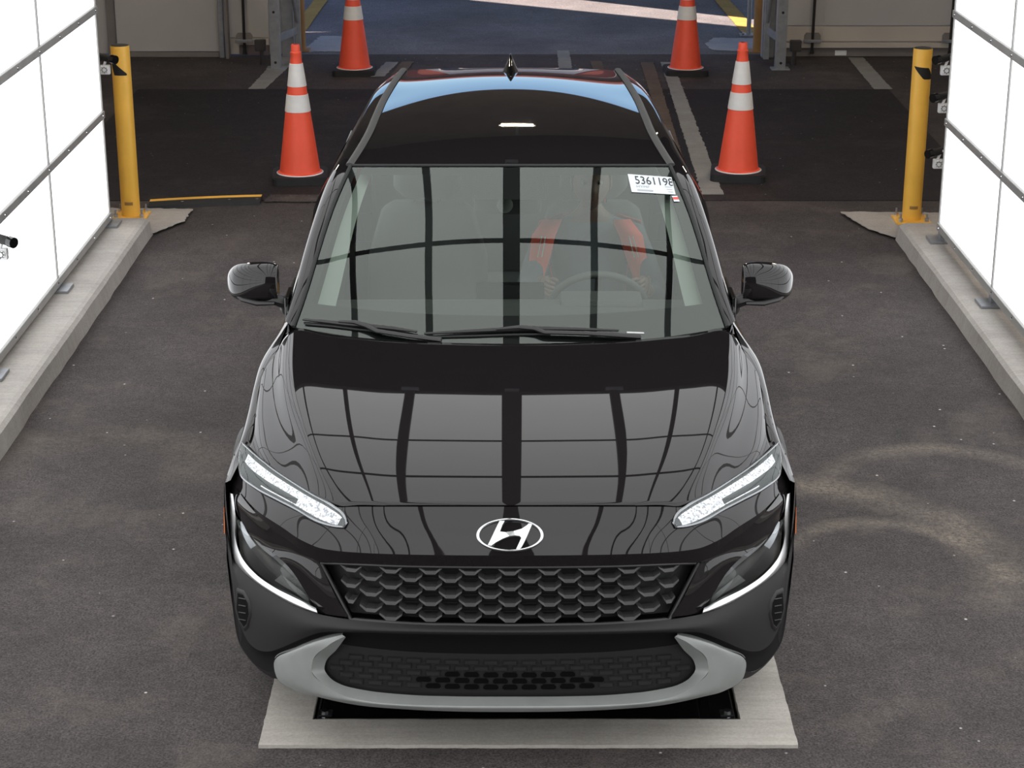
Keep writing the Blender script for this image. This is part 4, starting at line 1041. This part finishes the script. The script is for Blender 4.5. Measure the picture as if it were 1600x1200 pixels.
CP(box('underbody', (0, YN+2.15, .26), (1.30, 3.5, .10), DARK, None, .02))
CP(box('engine_bay', (0, YN+.62, .55), (1.02, .80, .42), DARK, None, .05))

# ---------------- cowl corners, wipers
for mx in (False, True):
    sx = -1 if mx else 1
    q = [Pt(334, 512, 1.262), Pt(350, 507, 1.30), Pt(352, 523, 1.235), Pt(343, 522, 1.235)]
    CP(part('cowl_corner', [(sx*p[0], p[1], p[2]+.002) for p in q], [(0, 1, 2, 3)] if mx else [(3, 2, 1, 0)], GLOSSY))
def onws(u, v, off): return surf_at(GW, u+3, v, off)[0]
cow = grid(mirror_rows([[np.array([h[0][0], h[0][1]-.02, h[0][2]-.03]) for h in HR[:6]], [np.array([h[0][0], h[0][1]+.06, h[0][2]-.025]) for h in HR[:6]]]), 41, 3, hermite)
CP(gridmesh('cowl_panel', cow, PLASTIC2, None, (0, 0, 1)))
wp = CP(empty('wiper')); wp.location = (XC, 0, 0)
def wpt(seq, off): return [Vector(onws(u, v, off))-Vector((0, YN, 0)) for u, v in seq]
tube('blade', wpt([(474, 502), (505, 505), (540, 509), (575, 512), (615, 516), (652, 521)], .010), [.004, .006, .008, .008, .007, .004], PLASTIC2, wp, 6)
tube('rubber_edge', wpt([(477, 507), (520, 511), (560, 516), (600, 520)], .004), .004, RUBBER, wp, 6)
tube('arm', wpt([(530, 507), (555, 508), (575, 514), (590, 522), (640, 530), (690, 536)], .018), [.005, .010, .012, .011, .011, .013], PLASTIC2, wp, 8, .7)
wp = CP(empty('wiper')); wp.location = (XC, 0, 0)
tube('blade', wpt([(663, 524), (720, 521), (780, 518), (840, 516), (900, 517), (966, 519)], .010), [.004, .006, .008, .008, .006, .004], PLASTIC2, wp, 6)
tube('rubber_edge', wpt([(670, 528), (740, 526), (800, 524), (860, 523)], .004), .004, RUBBER, wp, 6)
tube('arm', wpt([(775, 519), (810, 516), (835, 518), (850, 524), (920, 526), (1000, 531)], .018), [.005, .010, .012, .011, .011, .014], PLASTIC2, wp, 8, .7)

# ---------------- door mirrors
for sx in (1, -1):
    m = CP(empty('door_mirror')); m.location = (XC, 0, 0)
    def mp(du, v, s): p = Pt(du, v, s); return np.array([sx*p[0], p[1]-YN, p[2]])
    # shell: rings from the inner end to the rounded outer tip
    secs = [(362, 413, 468, 1.46, .055), (372, 408, 474, 1.46, .062), (392, 408, 473, 1.47, .070), (412, 409, 471, 1.48, .072), (429, 413, 466, 1.50, .066), (438, 421, 458, 1.53, .048), (442, 431, 448, 1.56, .02)]
    V = []; k = 16
    for du, vt, vb, s, dpt in secs:
        a = mp(du, vt, s+.05); b = mp(du, vb, s+.05); c = (a+b)/2; hz = (a[2]-b[2])/2
        for i in range(k):
            t = 2*math.pi*i/k; ct, st = math.cos(t), math.sin(t)
            V.append((c[0], c[1]-dpt*(abs(ct)**.75)*(1 if ct > 0 else -.35), c[2]+hz*(abs(st)**.8)*(1 if st > 0 else -1)))
    n = len(secs); Fc = [(i*k+j, i*k+(j+1) % k, (i+1)*k+(j+1) % k, (i+1)*k+j) for i in range(n-1) for j in range(k)]+[tuple(range(k)), tuple((n-1)*k+j for j in range(k))]
    o = part('mirror_shell', V, Fc, PAINT, m, True); md = o.modifiers.new('smooth', 'SUBSURF'); md.levels = 2; md.render_levels = 2
    q = [mp(368, 418, 1.555), mp(430, 424, 1.60), mp(432, 455, 1.60), mp(368, 466, 1.555)]
    part('mirror_glass', q, [(0, 1, 2, 3)], CHROME, m)
    arm = [mp(334, 488, 1.54), mp(345, 481, 1.51), mp(352, 472, 1.50), mp(372, 466, 1.49), mp(392, 470, 1.49)]
    tube('mirror_arm', arm, [.052, .048, .040, .034, .020], PLASTIC2, m, 10, .6)
    tube('lower_trim', [mp(368, 474, 1.445), mp(395, 474, 1.45), mp(418, 468, 1.475), mp(434, 455, 1.53)], [.010, .014, .012, .005], PLASTIC2, m, 8, .7)
    box('sail_panel', tuple(mp(346, 478, 1.46)), (.015, .14, .10), GLOSSY, m, .004)

# ---------------- interior
W2C = Vector((0, YN, 0))
hl = GR.copy(); hl[..., 2] -= .05; hl[..., 0] *= .96
CP(gridmesh('headliner', hl[2:], mat('grey_headliner', (.30, .31, .29), .9), None, (0, 0, -1)))
def dash():
    rows = []
    for s, z, e in ((1.16, .95, 0), (1.35, .975, 0), (1.62, .985, 0), (1.74, .955, 0), (1.76, .86, 0), (1.72, .72, 0)):
        rows.append([np.array([x, YN+s+.06*(x/.7)**2, z-.02*(x/.7)**2]) for x in (0, .3, .55, .70)])
    return CP(gridmesh('dashboard', grid(mirror_rows(rows), 31, 24), DASH, None, (0, -.3, 1)))
dsh = dash()
sub(box('instrument_hood', (.33, YN+1.64, .985), (.30, .14, .05), DASH, None, .02), dsh); sub(box('centre_screen', (0, YN+1.72, .985), (.25, .02, .10), GLOSSY, None, .01), dsh)
for sx in (1, -1):
    tr = [(sx*p[0]*.985, p[1]+.03, p[2]-.03) for p in GW[4:, -3]]; ti = [(sx*(p[0]-.075*(1-.35*i/36)), p[1]+.06, p[2]-.035) for i, p in enumerate(GW[4:, -3])]
    n = len(tr); CP(part('pillar_trim', tr+ti, [(i, i+1, i+1+n, i+n) for i in range(n-1)], TRIM, None, True))
    V = [(sx*.74, YN+1.3, .45), (sx*.74, YN+3.6, .45), (sx*.735, YN+3.6, 1.05), (sx*.735, YN+1.3, .99)]; CP(part('door_trim', V, [(0, 1, 2, 3)], DASH))
def seat(x, s, name='front_seat'):
    r = CP(empty(name, (x, YN+s, .40)))
    def cush(nm, secs, m=CLOTH):
        V = []; k = 12
        for y, z, hw, th, ty in secs:
            for i in range(k):
                t = 2*math.pi*i/k; c, q = math.cos(t), math.sin(t)
                V.append((hw*math.copysign(abs(c)**.5, c), y+th*math.copysign(abs(q)**.6, q)*math.sin(ty), z+th*math.copysign(abs(q)**.6, q)*math.cos(ty)))
        n = len(secs); Fc = [(i*k+j, i*k+(j+1) % k, (i+1)*k+(j+1) % k, (i+1)*k+j) for i in range(n-1) for j in range(k)]+[tuple(range(k)), tuple((n-1)*k+j for j in range(k))]
        return part(nm, V, Fc, m, r, True)
    cush('seat_cushion', [(-.42, .10, .18, .03, 0), (-.38, .12, .24, .07, 0), (-.1, .10, .25, .08, 0), (.1, .09, .25, .08, 0)])
    cush('backrest', [(.08, .12, .22, .06, 1.35), (.12, .25, .25, .075, 1.3), (.20, .50, .245, .07, 1.3), (.25, .68, .19, .05, 1.3), (.26, .71, .15, .02, 1.3)])
    cush('headrest', [(.24, .74, .10, .03, 1.35), (.25, .78, .14, .055, 1.35), (.265, .88, .135, .05, 1.35), (.27, .92, .10, .02, 1.35)])
    for dx in (-.05, .05): cyl('headrest_post', (dx, .255, .66), (dx, .25, .78), .007, CHROME, r, seg=8)
seat(.34, 2.38); seat(-.34, 2.38)
r = CP(empty('rear_seat', (0, YN+3.2, .4)))
box('bench', (0, -.1, .14), (1.25, .5, .16), CLOTH, r, .05); box('bench_back', (0, .2, .45), (1.25, .14, .56), CLOTH, r, .05)
for x in (-.36, .36): box('rear_headrest', (x, .22, .80), (.24, .09, .15), CLOTH, r, .03)
# steering wheel
SWC = Vector((.33, YN+1.90, .875)); sw = CP(empty('steering_wheel', SWC)); sw.rotation_euler = (math.radians(-62), 0, 0)
V = []; Fc = []; n, k = 40, 10
for i in range(n):
    t = 2*math.pi*i/n
    for j in range(k):
        w = 2*math.pi*j/k; R = .183+.0145*math.cos(w); V.append((R*math.cos(t), R*math.sin(t), .0145*math.sin(w)))
for i in range(n):
    for j in range(k): Fc.append((i*k+j, ((i+1) % n)*k+j, ((i+1) % n)*k+(j+1) % k, i*k+(j+1) % k))
part('wheel_rim', V, Fc, DASH, sw, True); box('wheel_hub', (0, -.01, -.012), (.15, .12, .04), DASH, sw, .02)
for a in (0, math.pi, -math.pi/2): tube('wheel_spoke', [(.05*math.cos(a), .05*math.sin(a), -.01), (.175*math.cos(a), .175*math.sin(a), 0)], .015, DASH, sw, 8, .6)
# rear-view mirror and its sensor housing behind the glass
p = surf_at(GW, 797, 283, -.05)[0]
rv = CP(empty('interior_mirror', (0, p[1]+.02, p[2]-.02)))
box('mirror_housing', (-.01, .05, -.045), (.25, .035, .075), DASH, rv, .015); box('sensor_housing', (-.01, 0, .02), (.20, .07, .06), DASH, rv, .02)
V, Fc = lathe([(.03, 0), (.028, .012), (.015, .02), (0, .022)], 20); o = part('camera_dome', V, Fc, TRIM, rv, True); o.location = (-.02, .0, -.035); o.rotation_euler = (math.pi/2, 0, 0)
cyl('mirror_stalk', (0, .02, .03), (0, .05, -.02), .01, DASH, rv, seg=8)

# ---------------- sticker on the glass, top right
stick = empty('windshield_sticker'); p0 = surf_at(GW, 1015, 289, .003)[0]; stick.location = p0
tag(stick, 'white paper number sticker at the top right of the windscreen', 'sticker')
quad = [(977.5, 272.5), (1046, 277.5), (1052.5, 304.5), (984, 300.5)]
def onq(fx, fy, off):           # fx to the right, fy downward, both 0..1 on the paper
    a = np.array(quad[0])*(1-fx)+np.array(quad[1])*fx; b = np.array(quad[3])*(1-fx)+np.array(quad[2])*fx; q = a*(1-fy)+b*fy
    return Vector(surf_at(GW, q[0]+3, q[1], off)[0])-Vector(p0)
V = [onq(i/8, j/4, .002) for j in range(5) for i in range(9)]+[onq(i/8, j/4, .001) for j in range(5) for i in range(9)]
Fc = [(j*9+i, (j+1)*9+i, (j+1)*9+i+1, j*9+i+1) for j in range(4) for i in range(8)]
part('paper', V, Fc+[tuple(q+45 for q in f[::-1]) for f in Fc], PAPER, stick)
def lettering(name, txt, fx0, fx1, fy0, fy1, m, clampx=.985):
    cu = bpy.data.curves.new(name, 'FONT'); cu.body = txt; cu.resolution_u = 3; to = bpy.data.objects.new(name, cu); COL.objects.link(to)
    bpy.context.view_layer.update(); me = bpy.data.meshes.new_from_object(to.evaluated_get(bpy.context.evaluated_depsgraph_get()))
    bpy.data.objects.remove(to, do_unlink=True)
    co = np.array([v.co[:] for v in me.vertices]); lo, hi = co.min(0), co.max(0)
    for v in me.vertices:
        fx = fx0+(fx1-fx0)*(v.co.x-lo[0])/(hi[0]-lo[0]); fy = fy1+(fy0-fy1)*(v.co.y-lo[1])/(hi[1]-lo[1]); v.co = onq(min(fx, clampx), fy, .0035)
    me.materials.clear(); me.materials.append(m); link(name, me, stick)
lettering('number_print', '5361198', .14, 1.01, .09, .53, INK, .985)
lettering('small_print', 'HYMF', .14, .44, .60, .74, GREYINK)
for fy0, fy1, fx0, fx1 in ((.83, .92, .14, .5), (.58, .61, .80, .95), (.72, .75, .82, .95), (.86, .89, .84, .96)):
    part('print_bar', [onq(fx0, fy0, .003), onq(fx1, fy0, .003), onq(fx1, fy1, .003), onq(fx0, fy1, .003)], [(3, 2, 1, 0)], GREYINK, stick)
ts = empty('inspection_tag'); tag(ts, 'tiny red and white tag below the number sticker on the windscreen', 'sticker'); p1 = surf_at(GW, 1053, 311, .003)[0]; ts.location = p1
for nm, q, m in (('tag_paper', [(1046.5, 306.5), (1055, 306.5), (1059, 315.5), (1050, 315.5)], PAPER), ('tag_red_band', [(1047.6, 309), (1056.2, 309), (1057.4, 312.4), (1048.8, 312.4)], REDM)):
    off = .002 if m is PAPER else .0035
    part(nm, [Vector(surf_at(GW, u+3, v, off)[0])-Vector(p1) for u, v in q], [(3, 2, 1, 0)], m, ts)
sub(part('vin_window', [tuple(surf_at(GW, u+3, v, .002)[0]) for u, v in ((979, 518.5), (1006, 519.5), (1006, 522), (979, 521))], [(3, 2, 1, 0)], mat('pale_slip', (.5, .5, .5), .6)), wind)

# ================================================================== THE DRIVER
def driver():
    X0, Y0 = .312, YN
    root = empty('person', (X0, Y0+2.33, .52)); tag(root, 'person in an orange safety vest holding the wheel behind the windscreen', 'person')
    V = []; E = []; R = []
    def add(p, r, parent=None):
        V.append((p[0], p[1], p[2])); R.append(r); i = len(V)-1
        if parent is not None: E.append((parent, i))
        return i
    o = lambda x, s, z: (x, s-2.33, z-.52)
    pel = add(o(0, 2.33, .60), (.15, .11)); ab = add(o(0, 2.36, .74), (.145, .11), pel); ch = add(o(0, 2.40, .92), (.165, .115), ab); uc = add(o(0, 2.40, 1.04), (.14, .09), ch); nk = add(o(0, 2.39, 1.12), (.055, .055), uc); add(o(0, 2.375, 1.19), (.052, .055), nk)
    hands = []
    for sx in (-1, 1):
        sh = add(o(sx*.175, 2.38, 1.035), (.062, .062), uc); el = add(o(sx*.265, 2.20, .83), (.047, .047), sh); wr = add(o(sx*.205, 1.985, .925), (.030, .026), el)
        hands.append((sx, wr))
        hp = add(o(sx*.10, 2.28, .585), (.088, .085), pel); kn = add(o(sx*.15, 1.86, .66), (.062, .062), hp); an = add(o(sx*.14, 1.62, .36), (.042, .042), kn); add(o(sx*.14, 1.50, .325), (.036, .028), an)
    for sx, wr in hands:                                          # palms and five fingers curled over the rim
        palm = add(o(sx*.192, 1.945, .95), (.024, .034), wr); kn = add(o(sx*.186, 1.915, .972), (.018, .036), palm)
        for k in range(4):
            a = .026-.0175*k; ln = (.9, 1.0, .95, .75)[k]
            b1 = add(o(sx*(.182+.002*k), 1.895, .968+a), (.0085, .0085), kn); b2 = add(o(sx*(.168), 1.872, .966+a-.004), (.0082, .0082), b1); b3 = add(o(sx*(.150), 1.885-.0+.006*ln, .958+a-.008), (.0075, .0075), b2)
        t1 = add(o(sx*.172, 1.945, .978), (.010, .010), palm); t2 = add(o(sx*.152, 1.930, .985), (.009, .009), t1); add(o(sx*.138, 1.910, .982), (.0078, .0078), t2)
    me = bpy.data.meshes.new('body'); me.from_pydata(V, E, []); ob = bpy.data.objects.new('body_tmp', me); COL.objects.link(ob)
    md = ob.modifiers.new('skin', 'SKIN'); md.use_smooth_shade = True
    for i, sv in enumerate(me.skin_vertices[0].data): sv.radius = R[i]; sv.use_root = (i == 0)
    sd = ob.modifiers.new('sub', 'SUBSURF'); sd.levels = 2; sd.render_levels = 2
    bpy.context.view_layer.update(); ev = bpy.data.meshes.new_from_object(ob.evaluated_get(bpy.context.evaluated_depsgraph_get())); bpy.data.objects.remove(ob, do_unlink=True)
    bm = bmesh.new(); bm.from_mesh(ev)
    # head: shaped sphere with brow, nose, chin, ears
    hc = Vector(o(0, 2.355, 1.262)); r = bmesh.ops.create_uvsphere(bm, u_segments=32, v_segments=24, radius=1.0); hv = r['verts']
    for v in hv:
        c = v.co.copy(); x, y, z = c.x*.074, c.y*.094, c.z*.115
        if z < -.03: x *= 1-.32*min(1, (-.03-z)/.08); y = y*(1-.12*min(1, (-.03-z)/.08))
        if y < -.05: 
            fx = math.exp(-(x/.012)**2); fz = math.exp(-((z+.018)/.022)**2); y -= .024*fx*fz
            y += .010*(math.exp(-((abs(x)-.031)/.013)**2)*math.exp(-((z-.012)/.012)**2))
            y -= .006*math.exp(-(x/.022)**2)*math.exp(-((z+.058)/.008)**2); y -= .008*math.exp(-(x/.025)**2)*math.exp(-((z+.095)/.018)**2)
        v.co = hc+Vector((x, y, z))
    hset = set(hv)
    for sx in (-1, 1):
        r = bmesh.ops.create_uvsphere(bm, u_segments=10, v_segments=8, radius=1.0); M = Matrix.Translation(hc+Vector((sx*.074, .008, -.005))) @ Matrix.Diagonal((.010, .020, .032, 1)); bmesh.ops.transform(bm, matrix=M, verts=r['verts']); hset |= set(r['verts'])
    for f in bm.faces:
        f.smooth = True; c = f.calc_center_median(); w = (c.y+2.33, c.z+.52)
        if any(v in hset for v in f.verts) or w[1] > 1.105 and abs(c.x) < .08 or (w[0] < 1.985 and w[1] > .85): f.material_index = 0
        elif w[1] < .69 and (w[0] < 2.26 or w[1] < .62): f.material_index = 2
        else: f.material_index = 1
    me = bpy.data.meshes.new('body'); bm.to_mesh(me)
    for m in (SKIN, SHIRT, TROUSER): me.materials.append(m)
    body = link('body', me, root)
    # vest: torso shell with an open front
    vm = bmesh.new(); nb = bmesh.new(); nb.from_mesh(me); nb.normal_update()
    V = []; Fc = []; idx = {}; band = []
    for f in nb.faces:
        c = f.calc_center_median(); z = c.z+.52
        if not (.66 < z < 1.10) or abs(c.x) > .20 or f.material_index != 1: continue
        if z > 1.085 and abs(c.x) < .07: continue
        gap = .115+.05*max(0, (1.08-z)/.40)
        if f.normal.y < .25 or c.y+2.33 < 2.40: continue
        q = []
        for v in f.verts:
            if v.index not in idx: idx[v.index] = len(V); V.append(v.co+v.normal*.014)
            q.append(idx[v.index])
        Fc.append(tuple(q))
    nb.free(); bm.free()
    vest = link('safety_vest', pymesh('safety_vest', V, Fc, VEST, True), root); md = vest.modifiers.new('cloth', 'SOLIDIFY'); md.thickness = .004
    for sx in (-1, 1):                                            # front panels with reflective stripes
        pts = [(sx*.135-.015, 2.36, 1.105), (sx*.172-.015, 2.285, 1.06), (sx*.190-.012, 2.265, .98), (sx*.212-.01, 2.245, .88), (sx*.235-.01, 2.22, .75)]; ww = (.075, .092, .082, .055, .040)
        L = []; st = []
        for (x, s, z), w in zip(pts, ww):
            L += [o(x-w/2, s, z), o(x, s-.008, z), o(x+w/2, s, z)]; st += [o(x-.010, s-.011, z), o(x+.010, s-.011, z)]
        part('vest_front', L, [(i*3+k, i*3+k+1, i*3+k+4, i*3+k+3) for i in range(4) for k in range(2)], VEST, root, True).modifiers.new('cloth', 'SOLIDIFY').thickness = .004
        part('reflective_stripe', st[:6], [(i*2, i*2+1, i*2+3, i*2+2) for i in range(2)], REFL, root, True)
    # hair and eyes
    V = []; k = 24
    for i in range(9):
        ph = math.radians(88-i*13.5)
        for j in range(k):
            t = 2*math.pi*j/k; front = -math.sin(t); cut = ph
            if front > .3: cut = max(ph, math.radians(28+20*front))
            V.append((hc.x+.080*math.cos(cut)*math.cos(t), hc.y+.100*math.cos(cut)*math.sin(t)+.004, hc.z+.006+.119*math.sin(cut)))
    part('hair', V, [(i*k+j, i*k+(j+1) % k, (i+1)*k+(j+1) % k, (i+1)*k+j) for i in range(8) for j in range(k)], HAIR, root, True)
    for sx in (-1, 1):
        for nm, rad, dy, m in (('eye', .0125, 0, EYE), ('pupil', .0062, -.0085, HAIR)):
            bm = bmesh.new(); bmesh.ops.create_uvsphere(bm, u_segments=12, v_segments=8, radius=rad); bmpart(nm, bm, m, root, True, (hc.x+sx*.030, hc.y-.074+dy, hc.z+.012))
    lipV = [(hc.x+.022*a, hc.y-.0865-.004*(1-a*a)*1.6, hc.z-.055+.003*b) for b in (-1, 1) for a in (-1, -.5, 0, .5, 1)]
    part('mouth', lipV, [(i, i+1, i+6, i+5) for i in range(4)], mat('lip', (.28, .10, .08), .5), root, True)
driver()
